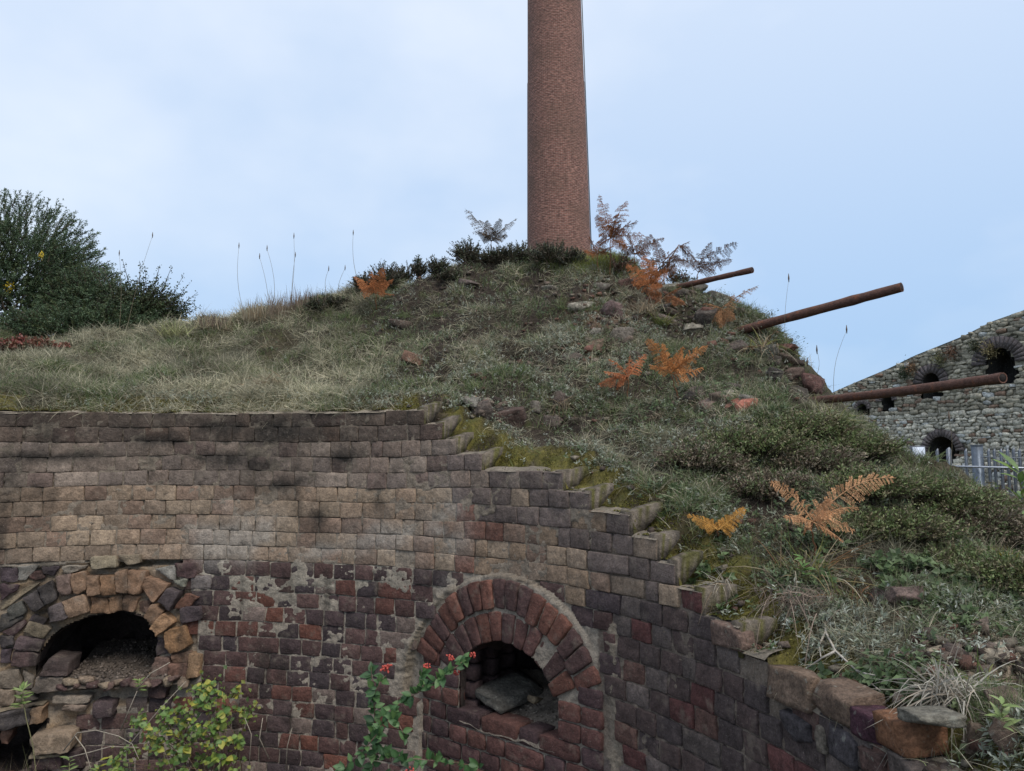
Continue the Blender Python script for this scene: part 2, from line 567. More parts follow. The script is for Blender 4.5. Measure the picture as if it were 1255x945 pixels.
jt = .0045
for k in range(0, 26):
    s = row_end(k) + .004
    zt, zb = Lk(k), Lk(k + 1)
    first = True
    while s < SMAX:
        w = rnd.gauss(.116, .009)
        if rnd.random() < .10:
            w *= rnd.choice((.62, 1.75))
        if first and k < 12:
            w = rnd.uniform(.1, .15)
        s0, s1 = s, s + w
        sc, zc = (s0 + s1) / 2, (zt + zb) / 2
        s = s1 + rnd.uniform(.002, .006)
        first = False
        d = math.hypot(sc - RC[0], zc - RC[1])
        if d < R_OUT + .045 - .03 * (abs(sc - RC[0]) < .35) and zc > RC[1] - .05:
            continue
        if 1.63 < sc < 2.78 and zc <= -1.0:
            continue
        if inpoly(sc, zc, l_zone):
            continue
        if inpoly(sc, zc, l_open) or inpoly(sc, zc, b_open):
            continue
        wd = wob(np.array([s0, s1]), np.array([zt, zt]))
        wb = wob(np.array([s0, s1]), np.array([zb, zb]))
        j = lambda a=.0025: rnd.uniform(-a, a)
        buff = bool(zone_is_buff(sc, zc))
        gap = jt * .5 if buff else jt
        if sc < 1.7:
            gap = jt + .001
        q = [(s1 - gap * .5 + j(), zt - gap * .5 + wd[1] + j()), (s0 + gap * .5 + j(), zt - gap * .5 + wd[0] + j()),
             (s0 + gap * .5 + j(), zb + gap * .5 + wb[0] + j()), (s1 - gap * .5 + j(), zb + gap * .5 + wb[1] + j())]
        if buff:
            c = BUFF[rnd.randrange(len(BUFF))] * rnd.uniform(.8, 1.12)
            c = c * (np.array((1.16, 1.08, .96)) if k >= 5 else np.array((.94, .92, .93)))
            if rnd.random() < .05:
                c = np.array((.17, .115, .085)) * rnd.uniform(.8, 1.2)
            if k < 2:
                c = c * np.array((.62, .59, .57))
            if 1.2 < sc < 2.5 and zc < -.2:
                if rnd.random() < .5:
                    c = np.array((.24, .17, .115)) * rnd.uniform(.85, 1.1)
                if sc > 2.3 and rnd.random() < .6:
                    c = np.array((.15, .075, .055)) * rnd.uniform(.8, 1.2)
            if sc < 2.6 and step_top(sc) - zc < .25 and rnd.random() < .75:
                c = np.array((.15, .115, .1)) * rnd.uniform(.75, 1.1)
        else:
            c = PURP[rnd.randrange(len(PURP))] * rnd.uniform(.8, 1.2)
            if sc > 1.8 and rnd.random() < .05:
                c = np.array((.20, .16, .135)) * rnd.uniform(.8, 1.1)
            c = c * (.90, .84, .84)
            if sc < 1.6:
                c = mix(c * (.9, .98, .98), (.085, .064, .058), .45)
                if rnd.random() < .3:
                    c = np.array((.12, .095, .085)) * rnd.uniform(.7, 1.1)
                if rnd.random() < .15:
                    c = np.array((.10, .042, .038)) * rnd.uniform(.8, 1.1)
        bricks.append(dict(q=q, p=rnd.gauss(.001, .0022), col=c, rough=.0026 if buff else .0045, seed=len(bricks) * .37, tilt=rnd.uniform(-.002, .002), rnd=.04))

# right fire hole: two rings of voussoirs
def ring_bricks(c, r0, r1, a0, a1, n, colf, p, pf, rough=.004, drop=()):
    da = (a1 - a0) / n
    for i in range(n):
        if i in drop:
            continue
        b0, b1 = a0 + da * (i + .06), a0 + da * (i + .94)
        rj = rnd.uniform(-.007, .007)
        # TL,TR,BR,BL in picture; s grows to the left, angle 0 = +s = picture left
        o0 = (c[0] + (r1 + rj) * math.cos(b1), c[1] + (r1 + rj) * math.sin(b1))
        o1 = (c[0] + (r1 + rj) * math.cos(b0), c[1] + (r1 + rj) * math.sin(b0))
        i0 = (c[0] + (r0 + rj) * math.cos(b1), c[1] + (r0 + rj) * math.sin(b1))
        i1 = (c[0] + (r0 + rj) * math.cos(b0), c[1] + (r0 + rj) * math.sin(b0))
        q = [o1, o0, i0, i1]
        bricks.append(dict(q=q, p=p + rnd.gauss(0, .005), col=colf(), rough=rough, seed=len(bricks) * .37, pf=pf, arch=True, tilt=0, depth=.14, nx=6, ny=6))
def redc():
    return REDB[rnd.randrange(len(REDB))] * rnd.uniform(.8, 1.15)
A = math.radians
ring_bricks(RC, R_MID + .012, R_OUT, A(20), A(155), 17, redc, .010, panel_p)
ring_bricks(RC, R_IN, R_MID, A(24), A(153), 12, redc, .004, panel_p)
# jamb and sill rows of the panel round the right fire hole
for k in range(14, 26):
    zt, zb = Lk(k) + .01, Lk(k + 1) + .01
    segs = []
    if zb > -1.2:
        e = rnd.uniform(-.01, .01)
        segs = [(2.505, 2.62 + e), (2.625 + e, 2.745), (1.665, 1.78 + e), (1.785 + e, 1.895)]
    else:
        x = 1.665 - (k % 2) * .05
        while x < 2.74:
            w = rnd.choice((.11, .115, .22))
            segs.append((max(x, 1.665), min(x + w, 2.745)))
            x += w + .008
    for s0, s1 in segs:
        if s1 - s0 < .03:
            continue
        sc, zc = (s0 + s1) / 2, (zt + zb) / 2
        if math.hypot(sc - RC[0], zc - RC[1]) < R_OUT + .01 and math.degrees(math.atan2(zc - RC[1], sc - RC[0])) % 360 < 153 and math.degrees(math.atan2(zc - RC[1], sc - RC[0])) % 360 > 25:
            continue
        q = [(s1 - .003, zt - .004), (s0 + .003, zt - .004), (s0 + .003, zb + .004), (s1 - .003, zb + .004)]
        bricks.append(dict(q=q, p=.004 + rnd.gauss(0, .002), col=redc() * (.8, .85, .95), rough=.0035, seed=len(bricks) * .37, pf=panel_p, tilt=0, depth=.12))

# left fire hole: blocks surveyed one by one (photograph zoom coordinates -> wall coordinates)
def zq(pts, ox, oy, sc_):
    return [(ox + x / sc_, oy + y / sc_) for x, y in pts]
PU, OR, BU, RB, YM = (.075, .052, .06), (.27, .155, .085), (.22, .17, .12), (.11, .06, .05), (.28, .215, .13)
A1 = (0, 680, 6.275)
A2 = (120, 680, 6.275)
A3 = (0, 790, 6.095)
left_blocks = [
    (A1, [(0, 95), (128, 100), (140, 208), (0, 212)], PU, .0),
    (A1, [(140, 90), (300, 80), (210, 190), (140, 200)], (.25, .23, .2), .005),
    (A1, [(215, 130), (330, 120), (345, 190), (225, 190)], (.12, .055, .045), .0),
    (A1, [(310, 85), (450, 90), (420, 165), (340, 150)], PU, .004),
    (A1, [(480, 90), (670, 75), (672, 110), (500, 150)], (.3, .25, .19), .01),
    (A1, [(0, 222), (150, 232), (120, 290), (0, 350)], (.07, .04, .045), .0),
    (A1, [(0, 385), (225, 235), (305, 215), (0, 440)], YM, -.004),
    (A1, [(60, 400), (165, 352), (212, 440), (80, 500)], (.09, .085, .105), .012),
    (A1, [(0, 470), (70, 440), (190, 480), (0, 600)], (.085, .075, .09), .004),
    (A1, [(10, 600), (190, 490), (200, 545), (110, 620)], (.08, .045, .045), .0),
    (A1, [(0, 620), (105, 625), (108, 690), (0, 722)], (.075, .06, .07), .004),
    (A1, [(0, 730), (92, 720), (75, 828), (0, 828)], PU, .0),
    (A1, [(180, 330), (285, 262), (350, 388), (262, 440)], (.08, .065, .085), .02),
    (A1, [(288, 260), (400, 190), (448, 335), (352, 388)], (.09, .075, .09), .024),
    (A1, [(420, 172), (548, 145), (562, 292), (475, 318)], (.17, .11, .085), .022),
    (A1, [(552, 143), (676, 120), (680, 272), (566, 300)], OR, .03),
    (A1, [(682, 150), (778, 148), (786, 302), (684, 310)], OR, .034),
    (A1, [(786, 150), (892, 150), (906, 302), (790, 320)], (.30, .16, .075), .03),
    (A1, [(896, 128), (1000, 108), (1000, 292), (912, 282)], OR, .04),
    (A1, [(1004, 108), (1148, 120), (1084, 302), (1000, 292)], (.27, .15, .08), .036),
    (A2, [(380, 165), (562, 220), (435, 370), (345, 250)], (.28, .155, .085), .034),
    (A2, [(556, 250), (655, 275), (572, 430), (474, 352)], (.085, .062, .062), .045),
    (A2, [(680, 288), (788, 312), (700, 420), (590, 402)], (.17, .075, .045), .02),
    (A2, [(640, 400), (800, 385), (820, 490), (655, 525)], (.10, .07, .075), .03),
    (A1, [(112, 722), (312, 752), (292, 850), (82, 850)], (.11, .065, .06), .03),
    (A1, [(150, 622), (342, 652), (314, 748), (114, 716)], (.10, .066, .066), .034),
    (A1, [(232, 500), (405, 560), (345, 645), (180, 592)], YM, .02),
    (A1, [(262, 450), (372, 500), (330, 552), (225, 500)], (.09, .065, .07), .02),
    (A1, [(375, 402), (480, 352), (532, 482), (402, 525)], (.13, .10, .095), .03),
    (A1, [(484, 350), (660, 294), (702, 430), (534, 490)], (.31, .19, .11), .034),
    (A1, [(702, 322), (828, 330), (850, 450), (702, 452)], (.29, .16, .08), .0),
    (A1, [(832, 330), (950, 312), (940, 430), (852, 450)], (.30, .165, .08), .002),
    (A1, [(954, 302), (1082, 312), (1032, 442), (944, 432)], (.27, .15, .08), .006),
    (A2, [(312, 360), (412, 352), (372, 462), (302, 440)], (.17, .10, .07), -.01),
    (A2, [(428, 370), (522, 432), (442, 530), (366, 470)], OR, .04),
    (A2, [(522, 432), (600, 512), (472, 622), (416, 560)], (.37, .2, .09), .05),
    (A2, [(512, 590), (690, 530), (730, 700), (562, 760)], (.35, .18, .07), .03),
    (A2, [(436, 650), (540, 642), (552, 760), (436, 782)], (.08, .055, .055), -.01),
    (A2, [(562, 762), (720, 742), (702, 828), (572, 832)], (.22, .12, .07), .01),
    (A2, [(430, 790), (548, 790), (560, 940), (402, 940)], (.19, .11, .08), .012),
    (A2, [(562, 832), (700, 826), (700, 935), (546, 940)], (.20, .10, .065), .014),
    (A2, [(722, 742), (812, 762), (792, 930), (702, 940)], (.33, .19, .09), .035),
    (A3, [(380, 92), (540, 112), (522, 230), (300, 226)], (.13, .085, .075), .04),
    (A3, [(270, 238), (482, 236), (470, 335), (250, 352)], (.22, .17, .13), .03),
    (A3, [(0, 192), (150, 182), (172, 312), (0, 322)], BU, .02),
    (A3, [(176, 182), (262, 245), (240, 330), (176, 330)], (.2, .16, .12), .01),
    (A3, [(0, 330), (112, 330), (112, 440), (0, 452)], (.25, .18, .12), .02),
    (A3, [(120, 335), (240, 345), (300, 400), (120, 440)], (.22, .17, .12), .015),
    (A3, [(0, 470), (350, 410), (350, 428), (0, 488)], YM, .05),
    (A3, [(0, 494), (262, 450), (240, 575), (0, 622)], (.085, .07, .085), .07),
    (A3, [(266, 450), (352, 432), (340, 552), (244, 572)], (.29, .17, .085), .07),
    (A3, [(0, 652), (100, 640), (60, 745), (0, 750)], (.20, .10, .06), .0),
    (A3, [(272, 640), (602, 604), (562, 750), (300, 778)], (.27, .19, .12), .11),
    (A3, [(262, 786), (482, 782), (480, 800), (262, 812)], YM, .08),
    (A3, [(272, 818), (480, 806), (480, 905), (272, 905)], (.085, .045, .045), .07),
    (A3, [(490, 790), (620, 770), (640, 900), (485, 900)], (.075, .045, .045), .05),
    (A3, [(410, 380), (700, 365), (680, 425), (400, 435)], (.28, .22, .16), .03),
    (A3, [(490, 432), (668, 440), (650, 482), (480, 482)], (.25, .18, .13), .04),
    (A1, [(716, 12), (902, 0), (906, 90), (722, 104)], (.30, .24, .15), .035),
    (A1, [(916, 0), (1082, -10), (1094, 55), (990, 75)], (.29, .22, .14), .03),
    (A2, [(430, 110), (595, 80), (600, 150), (590, 200)], (.26, .24, .21), .0),
    (A2, [(590, 195), (700, 178), (690, 240), (650, 235)], (.28, .27, .2), .03),
    (A2, [(715, 160), (880, 150), (870, 265), (720, 262)], (.2, .165, .15), .008),
    (A2, [(600, 60), (770, 55), (760, 170), (610, 172)], (.10, .052, .05), .016),
]
for (ox, oy, sc_), pts, c, p in left_blocks:
    q = [wsz(*a) for a in zq(pts, ox, oy, sc_)]
    gr_ = sum(c) / 3
    c = tuple(.85 * (.82 * v_ + .18 * gr_) for v_ in c)
    c = (c[0], c[1], min(c[2], c[0] * .82))
    bricks.append(dict(q=q, p=p, col=np.array(c) * rnd.uniform(.88, 1.05), rough=.011, seed=len(bricks) * .37, tilt=0, depth=.16 + p, nx=8, ny=8, rnd=.12))
# dark rubble bricks of the broken face under the left fire hole
for k in range(17, 26):
    zt, zb = Lk(k), Lk(k + 1)
    s = 4.02 + rnd.uniform(0, .05)
    while s < 5.4:
        w = rnd.uniform(.09, .2)
        sc, zc = s + w / 2, (zt + zb) / 2
        x, y, _ = proj(W(sc, zc))
        if inpoly(sc, zc, l_zone) and not inpoly(x, y, [(-60, 640), (110, 700), (240, 700), (240, 840), (190, 842), (105, 862), (104, 935), (60, 945), (-60, 960)]):
            q = [(s + w, zt + rnd.uniform(-.01, .004)), (s + .006, zt + rnd.uniform(-.01, .004)), (s + .006, zb + rnd.uniform(0, .012)), (s + w, zb + rnd.uniform(0, .012))]
            bricks.append(dict(q=q, p=rnd.uniform(-.02, .03) + max(0, -1.1 - zc) * .28, col=PURP[rnd.randrange(len(PURP))] * rnd.uniform(.8, 1.3), rough=.009, seed=len(bricks) * .37, tilt=0, rnd=.3, depth=.15))
        s += w + .008

# big coping stones on the broken top at the right
cop = [([(943, 818), (992, 828), (1000, 862), (962, 872), (940, 845)], (.19, .125, .085)),
       ([(885, 758), (914, 764), (909, 797), (872, 790)], (.19, .12, .09)),
       ([(1000, 838), (1053, 847), (1050, 885), (1018, 885), (996, 872)], (.17, .11, .075)),
       ([(1050, 868), (1082, 880), (1074, 912), (1046, 900)], (.075, .03, .04)),
       ([(1082, 872), (1118, 885), (1120, 922), (1074, 914)], (.22, .10, .05)),
       ([(1104, 870), (1140, 874), (1138, 888), (1110, 884)], (.19, .165, .125)),
       ([(958, 872), (996, 874), (1000, 912), (962, 905)], (.085, .07, .07)),
       ([(1018, 892), (1052, 905), (1056, 940), (1018, 930)], (.085, .07, .07)),
       ([(1060, 915), (1088, 922), (1080, 950), (1058, 945)], (.13, .075, .06)),
       ([(1096, 926), (1140, 940), (1135, 965), (1092, 955)], (.12, .09, .075)),
       ([(1005, 885), (1015, 890), (1015, 925), (1002, 915)], (.2, .16, .12))]
cop_zone = [wsz(*a) for a in [(880, 750), (920, 758), (935, 812), (1060, 835), (1170, 860), (1170, 925), (1120, 930), (1074, 915), (1046, 905), (1018, 888), (996, 872), (962, 876), (935, 850), (912, 800), (872, 792)]]
bricks = [b for b in bricks if b.get('cop') or not inpoly(np.mean([c[0] for c in b['q']]), np.mean([c[1] for c in b['q']]), cop_zone)]

for b in bricks:
    b['area'] = px_area(b['q'])
order = sorted(range(len(bricks)), key=lambda i: -bricks[i]['area'] * (3 if bricks[i].get('arch') or bricks[i].get('depth', .1) > .13 else 1))
singles = set(order[:298])
rest = Acc()
for i, b in enumerate(bricks):
    big = i in singles
    a = Acc() if big else rest
    nx, ny = b.get('nx', 7 if big else 6), b.get('ny', 6 if big else 5)
    if b['area'] > 1500:
        nx, ny = nx + 4, ny + 3
    brick_mesh(a, b['q'], b['p'], b.get('depth', .1), b['col'], nx, ny, b['rough'], b['seed'], b.get('pf'), b.get('rnd', .16), b.get('tilt', 0))
    if big:
        sc = np.mean([c[0] for c in b['q']])
        zc = np.mean([c[1] for c in b['q']])
        a.build('brick', M_BRICK, kiln, W(sc, zc, 0) - wall_base, smooth=False)
rest.build('brickwork', M_BRICK, kiln, kind='stuff', smooth=False)

# mortar sheet between the bricks, with lumps that spill over the faces
ds = .009
sg = np.arange(-.9, SMAX, ds)
zg = np.concatenate([np.arange(-1.8, -1.45, .02), np.arange(-1.45, .285, ds * .9)])
S, Z = np.meshgrid(sg, zg, indexing='ij')
buffm = zone_is_buff(S, Z).astype(float)
n1 = fbm(S * 11, Z * 15, 0, 51, 4)
n2 = fbm(S * 45, Z * 60, 0, 61, 3)
pm = np.where(buffm > .5, -.0036 + .005 * n1 + .005 * n2, -.0040 + .0070 * n1 + .0055 * n2)
right = (S < 1.7).astype(float)
pm = pm - .004 * right
# lime smears near the top of the purple brickwork
sm = np.exp(-((Z + .60) / .10) ** 2) * sstep(S, 2.7, 3.0) * (1 - sstep(S, 4.0, 4.1))
pm = pm + .004 * sm * (n1 > -.1)
# heavy pale mortar: joint beside the right arch, lump at its left shoulder
bandx = 1.60 + .03 * n1
band = np.exp(-((S - bandx) / .03) ** 2) * (Z < -.62)
dR = np.hypot(S - RC[0], Z - RC[1])
lump = np.exp(-((dR - R_OUT - .022) / .022) ** 2) * (Z > -1.15)
lump = lump * (np.arctan2(Z - RC[1], S - RC[0]) < math.radians(62))
pm = pm + .007 * band * (1 + 1.0 * n1) + .009 * lump * (.4 + 2.4 * n1)
inpan = ((dR < R_OUT + .02) & (Z > -1.15)) | ((S > 1.66) & (S < 2.745) & (Z <= -1.0))
pm = pm + np.where(inpan, panel_p(S) - .004, 0)
inz = inpoly(S, Z, l_zone)
pm = pm + np.where(inz, -.02 + .02 * n1, 0)
cm = mix((.26, .222, .178), (.21, .172, .132), buffm)
cm = mix(cm, (.12, .09, .07), np.clip(right * .7, 0, 1))
cm = mix(cm, (.28, .25, .20), np.clip(sm, 0, 1) * .7)
cm = mix(cm, (.24, .20, .15), np.clip(band * .8 + lump, 0, 1))
cm = mix(cm, (.24, .16, .09), np.where(inz, np.clip(.45 + n1, 0, .8), 0))
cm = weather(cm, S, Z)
# deep open joints in the pale brickwork read dark because they are deep
crk = np.where((buffm > .5) & (n1 < -.12), -.010, 0)
pm = pm + crk
crack_px = [[(108, 690), (250, 686), (250, 691), (180, 694), (112, 699)]]
Pw = proj(W(S, Z))
for poly in crack_px:
    pm = np.where(inpoly(Pw[0], Pw[1], poly), pm - .09, pm)
keep = (Z < step_top(S) - .004) & ~inpoly(S, Z, r_open) & ~inpoly(S, Z, l_open) & ~inpoly(S, Z, b_open)
q = gridq(len(sg), len(zg))[:, ::-1]
kk = keep.ravel()
q = q[kk[q].all(1)]
V = W(S, Z, pm).reshape(-1, 3)
used = np.zeros(len(V), bool)
used[q.ravel()] = True
remap = np.cumsum(used) - 1
a = Acc()
a.add(V[used], remap[q], None, cm.reshape(-1, 3)[used])
a.build('mortar', M_MORTAR, kiln)

# pale broken mortar along the top of the wall and each step
a = Acc()
sg2 = np.arange(-.3, SMAX, .008)
prof = np.linspace(0, 1, 8)
S2, T2 = np.meshgrid(sg2, prof, indexing='ij')
nn = fbm(S2 * 14, T2 * 2, 0, 71, 4)
hh = .020 + .012 * fbm(sg2 * 9, 0 * sg2, 0, 72, 3)[:, None]
Zc = step_top(S2) - .006 + wob(S2, step_top(S2)) + hh * np.sin(T2 * 1.5)
Pc = .002 - .075 * T2 ** 1.3 + .006 * nn
C2 = np.where(S2[..., None] < 2.6, .68, 1.0) * np.broadcast_to(np.array((.27, .23, .18)), S2.shape + (3,)) * (1 + .3 * nn)[..., None]
q = gridq(len(sg2), 8)[:, ::-1]
zt_ = step_top(sg2)
brk = np.nonzero(np.diff(zt_) != 0)[0]
bad = np.isin(q.min(1) // 8, brk)
a.add(W(S2, Zc, Pc).reshape(-1, 3), q[~bad], None, C2.reshape(-1, 3))
a.build('capping', M_MORTAR, kiln)
# cement wings left standing at the end of each broken course
for k in range(0, 11):
    e = ENDS[k] - .002
    zt, zb = Lk(k), Lk(k + 1)
    lw = rnd.choice((.05, .06, .07, .09, .11))
    rise = rnd.uniform(.015, .04)
    nd = 9
    t = np.linspace(0, 1, nd)
    top = zt + .008 + rise * t ** 1.3
    bot = zb - .02 + (zt + rise - zb) * t ** 1.7
    bot = np.minimum(bot, top - .004)
    fan = -.06 * t ** 2
    a = Acc()
    V = []
    for sd_, th_ in ((0, 0), (1, .05)):
        for zz in (bot, top):
            sv = e + sd_ * th_ + fan + .004 * fbm(t * 5, zz * 20, k, 9, 2)
            V.append(W(sv, zz + .003 * fbm(t * 7, zz * 0, k, 19, 2), -lw * t - .004))
    V = np.stack(V, 1)     # nd,4,3 : front-bot, front-top, back-bot, back-top
    idx = lambda i, j: i * 4 + j
    q = []
    for i in range(nd - 1):
        for c0, c1 in ((0, 1), (1, 3), (3, 2), (2, 0)):
            q.append((idx(i, c0), idx(i + 1, c0), idx(i + 1, c1), idx(i, c1)))
    q.append((0, 1, 3, 2))
    C = np.where(rng.random((nd * 4, 1)) < .3, np.array((.10, .092, .03)), np.array((.17, .14, .11))) * rng.uniform(.6, 1.15, (nd * 4, 1))
    a.add(V.reshape(-1, 3), q, None, C)
    a.build('cement_wing', M_MORTAR, kiln, W(e, zt, -lw / 2) - wall_base, smooth=False)

# tunnels behind the fire holes
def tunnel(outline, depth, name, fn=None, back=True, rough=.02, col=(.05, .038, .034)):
    o = np.array(outline)
    n = len(o)
    nd = 8
    a = Acc()
    rows = []
    for i in range(nd):
        t = i / (nd - 1)
        c = o.mean(0)
        p = c + (o - c) * (1 + .10 * min(1, t * 4) - .35 * t * t)
        pp = -depth * t + (fn(p[:, 0]) if fn else 0) - .015
        rows.append(W(p[:, 0], p[:, 1], pp) + (rng.normal(size=(n, 3)) * rough * min(1, t * 3)))
    V = np.stack(rows)
    q = []
    for i in range(nd - 1):
        for j in range(n):
            q.append((i * n + j, (i + 1) * n + j, (i + 1) * n + (j + 1) % n, i * n + (j + 1) % n))
    V = V.reshape(-1, 3)
    cb = V[-n:].mean(0)
    V = np.concatenate([V, cb[None]])
    t = [((nd - 1) * n + j, len(V) - 1, (nd - 1) * n + (j + 1) % n) for j in range(n)]
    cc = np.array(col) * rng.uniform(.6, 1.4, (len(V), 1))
    a.add(V, q, t, cc)
    return a.build(name, M_SOOT, kiln)
def dens(poly, m):
    out = []
    for i in range(len(poly)):
        a_, b_ = np.array(poly[i]), np.array(poly[(i + 1) % len(poly)])
        k = max(1, int(np.linalg.norm(b_ - a_) / m))
        for j in range(k):
            out.append(a_ + (b_ - a_) * j / k)
    return out
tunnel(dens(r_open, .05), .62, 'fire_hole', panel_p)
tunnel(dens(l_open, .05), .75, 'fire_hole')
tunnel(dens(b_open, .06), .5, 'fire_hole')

def rock_mesh(acc, c, sz, rot=None, col=(.2, .18, .15), n=3, seed=0, cuts=7, lo=.55):
    """angular rock: subdivided box pushed to random cut planes"""
    g = np.random.default_rng(int(seed * 7919) + 3)
    m = n + 1
    faces, verts, vid = [], [], {}
    lin = np.linspace(-1, 1, m)
    def gv(p):
        key = tuple(np.round(p, 4))
        if key not in vid:
            vid[key] = len(verts)
            verts.append(p)
        return vid[key]
    for ax in range(3):
        for sg_ in (-1, 1):
            o = [i for i in range(3) if i != ax]
            for i in range(n):
                for j in range(n):
                    cs = []
                    for (a_, b_) in ((i, j), (i + 1, j), (i + 1, j + 1), (i, j + 1)):
                        p = np.zeros(3)
                        p[ax] = sg_
                        p[o[0]] = lin[a_]
                        p[o[1]] = lin[b_]
                        cs.append(gv(p))
                    faces.append(cs if (sg_ > 0) == (ax != 1) else cs[::-1])
    V = np.array(verts)
    V = V * (1 - (.14 if cuts > 3 else .02) * (np.abs(V).sum(1, keepdims=True) - 1) / 2)
    for _ in range(cuts):
        nr = g.normal(size=3)
        nr /= np.linalg.norm(nr)
        d = V @ nr
        lim = g.uniform(lo, .98) if cuts > 3 else g.uniform(.98, 1.25)
        V = V - np.outer(np.clip(d - lim, 0, None), nr)
    V = V + (.05 if n < 3 else .09) * np.concatenate([fbm(V[:, 0:1] * 1.7 + seed + k_ * 9, V[:, 1:2] * 1.7, V[:, 2:3] * 1.7, 4 + k_, 3) for k_ in range(3)], 1)
    V = V * np.asarray(sz, float) * .5
    if rot is None:
        rot = g.uniform(-.4, .4, 3) * (1, 1, 6)
    rx, ry, rz = rot
    Rx = np.array([[1, 0, 0], [0, math.cos(rx), -math.sin(rx)], [0, math.sin(rx), math.cos(rx)]])
    Ry = np.array([[math.cos(ry), 0, math.sin(ry)], [0, 1, 0], [-math.sin(ry), 0, math.cos(ry)]])
    Rz = np.array([[math.cos(rz), -math.sin(rz), 0], [math.sin(rz), math.cos(rz), 0], [0, 0, 1]])
    V = V @ (Rz @ Ry @ Rx).T + np.asarray(c, float)
    acc.add(V, faces, None, np.asarray(col) * g.uniform(.85, 1.15, (len(V), 1)))

def rubble_floor(poly_s0, poly_s1, zin, zfront, pout, zlow, name, n=260, smin=.006, smax=.02, pf=None, depth=.5, col=(.16, .135, .11), seed=1):
    """sloping bed of crumbled mortar lying in a fire hole and spilling out of it, with its grit"""
    nu, nd = 40, 30
    u = np.linspace(poly_s0, poly_s1, nu)
    t = np.linspace(0, 1, nd)
    U, T = np.meshgrid(u, t, indexing='ij')
    nn = fbm(U * 12, T * 6, seed, 81, 4)
    n2 = fbm(U * 50, T * 30, seed, 82, 3)
    P = -depth + (depth + pout) * T
    Zf = np.where(P < 0, zin + (zfront - zin) * (P + depth) / depth, zfront + (zlow - zfront) * (P / max(pout, .001)) ** 1.3)
    Zf = Zf + .02 * nn + .005 * n2
    off = pf(U) if pf is not None else 0
    a = Acc()
    C = np.array(col) * (1 + .35 * nn + .3 * n2)[..., None]
    a.add(W(U, Zf, P + off).reshape(-1, 3), gridq(nu, nd)[:, ::-1], None, C.reshape(-1, 3))
    bed = a.build(name, M_MORTAR, kiln)
    g = Acc()
    for i in range(n):
        uu, tt = rnd.random(), rnd.random() ** .6
        ii, jj = int(uu * (nu - 1)), int(tt * (nd - 1))
        pt = W(U[ii, jj], Zf[ii, jj] + .004, P[ii, jj] + (pf(U[ii, jj]) if pf is not None else 0))
        z_ = rnd.uniform(smin, smax) * rnd.uniform(.6, 1)
        rock_mesh(g, pt, (z_, z_ * rnd.uniform(.6, 1), z_ * .7), None, np.array(col) * rnd.uniform(.6, 2.0), 1, i + seed * 1000)
    g.build('grit', M_STONE, kiln, kind='stuff')
rubble_floor(1.91, 2.49, -1.04, -1.165, .006, -1.185, 'rubble_bed', 520, pf=panel_p, seed=2)
rubble_floor(4.06, 4.66, -1.04, -1.10, .05, -1.14, 'rubble_bed', 900, seed=3, depth=.6, smax=.03, col=(.10, .08, .065))
for i, (pts, c) in enumerate(cop):
    xs, ys = [p_[0] for p_ in pts], [p_[1] for p_ in pts]
    sc_, zc_ = wsz((min(xs) + max(xs)) / 2, (min(ys) + max(ys)) / 2)
    q_ = [wsz(*p_) for p_ in pts]
    wS = max(a_[0] for a_ in q_) - min(a_[0] for a_ in q_)
    hZ = (max(ys) - min(ys)) / FPX * W(sc_, zc_)[1]
    a = Acc()
    pc = W(sc_, zc_, -.035)
    rock_mesh(a, pc, (wS * .84, .10, hZ * .74), (rnd.uniform(-.12, .12), rnd.uniform(-.1, .1), sc_ / R0 + math.pi / 2), np.array(c) * (.8, .85, .9), 7, 620 + i, 3)
    a.build('coping_stone', M_STONE, kiln, pc - wall_base, smooth=False)
for i in range(16):
    a = Acc()
    s_ = 4.07 + .04 * i + rnd.uniform(-.01, .01)
    pc = W(s_, -1.115 + rnd.uniform(-.02, .015), .035 + rnd.uniform(-.02, .03))
    w_ = rnd.uniform(.04, .09)
    rock_mesh(a, pc, (w_, rnd.uniform(.05, .09), rnd.uniform(.025, .055)), (rnd.uniform(-.3, .3), rnd.uniform(-.3, .3), s_ / R0 + math.pi / 2 + rnd.uniform(-.4, .4)), [(.2, .15, .11), (.13, .085, .07), (.26, .2, .14), (.09, .055, .05)][i % 4], 3, 660 + i)
    a.build('sill_fragment', M_STONE, kiln, pc - wall_base, smooth=False)
# slab and loose brick lying in the right fire hole, bricks of its inner side wall
a = Acc()
rock_mesh(a, W(2.35, -1.065, -.18), (.30, .20, .04), (.22, -.12, .75), (.10, .092, .078), 6, 5, 3)
tag(a.build('stone_slab', M_STONE, smooth=False), 'flat grey slab lying tilted inside the right arched fire hole', 'slab')
a = Acc()
rock_mesh(a, W(2.17, -1.06, -.12), (.10, .05, .04), (.1, .3, .9), (.22, .17, .11), 3, 8)
tag(a.build('broken_brick', M_STONE), 'small broken piece of buff brick on grit inside the right arched fire hole', 'brick')
for i in range(3):
    for j in range(4):
        a = Acc()
        pz = -1.13 + j * .08
        pc = W(2.505 - .012 * i, pz, -.07 - i * .125)
        rock_mesh(a, pc, (.06, .118, .072), (0, 0, 2.42 / R0), np.array((.055, .035, .034)) * rnd.uniform(.7, 1.3), 2, 40 + i * 7 + j, 2)
        a.build('brick', M_SOOT, kiln, pc - wall_base)

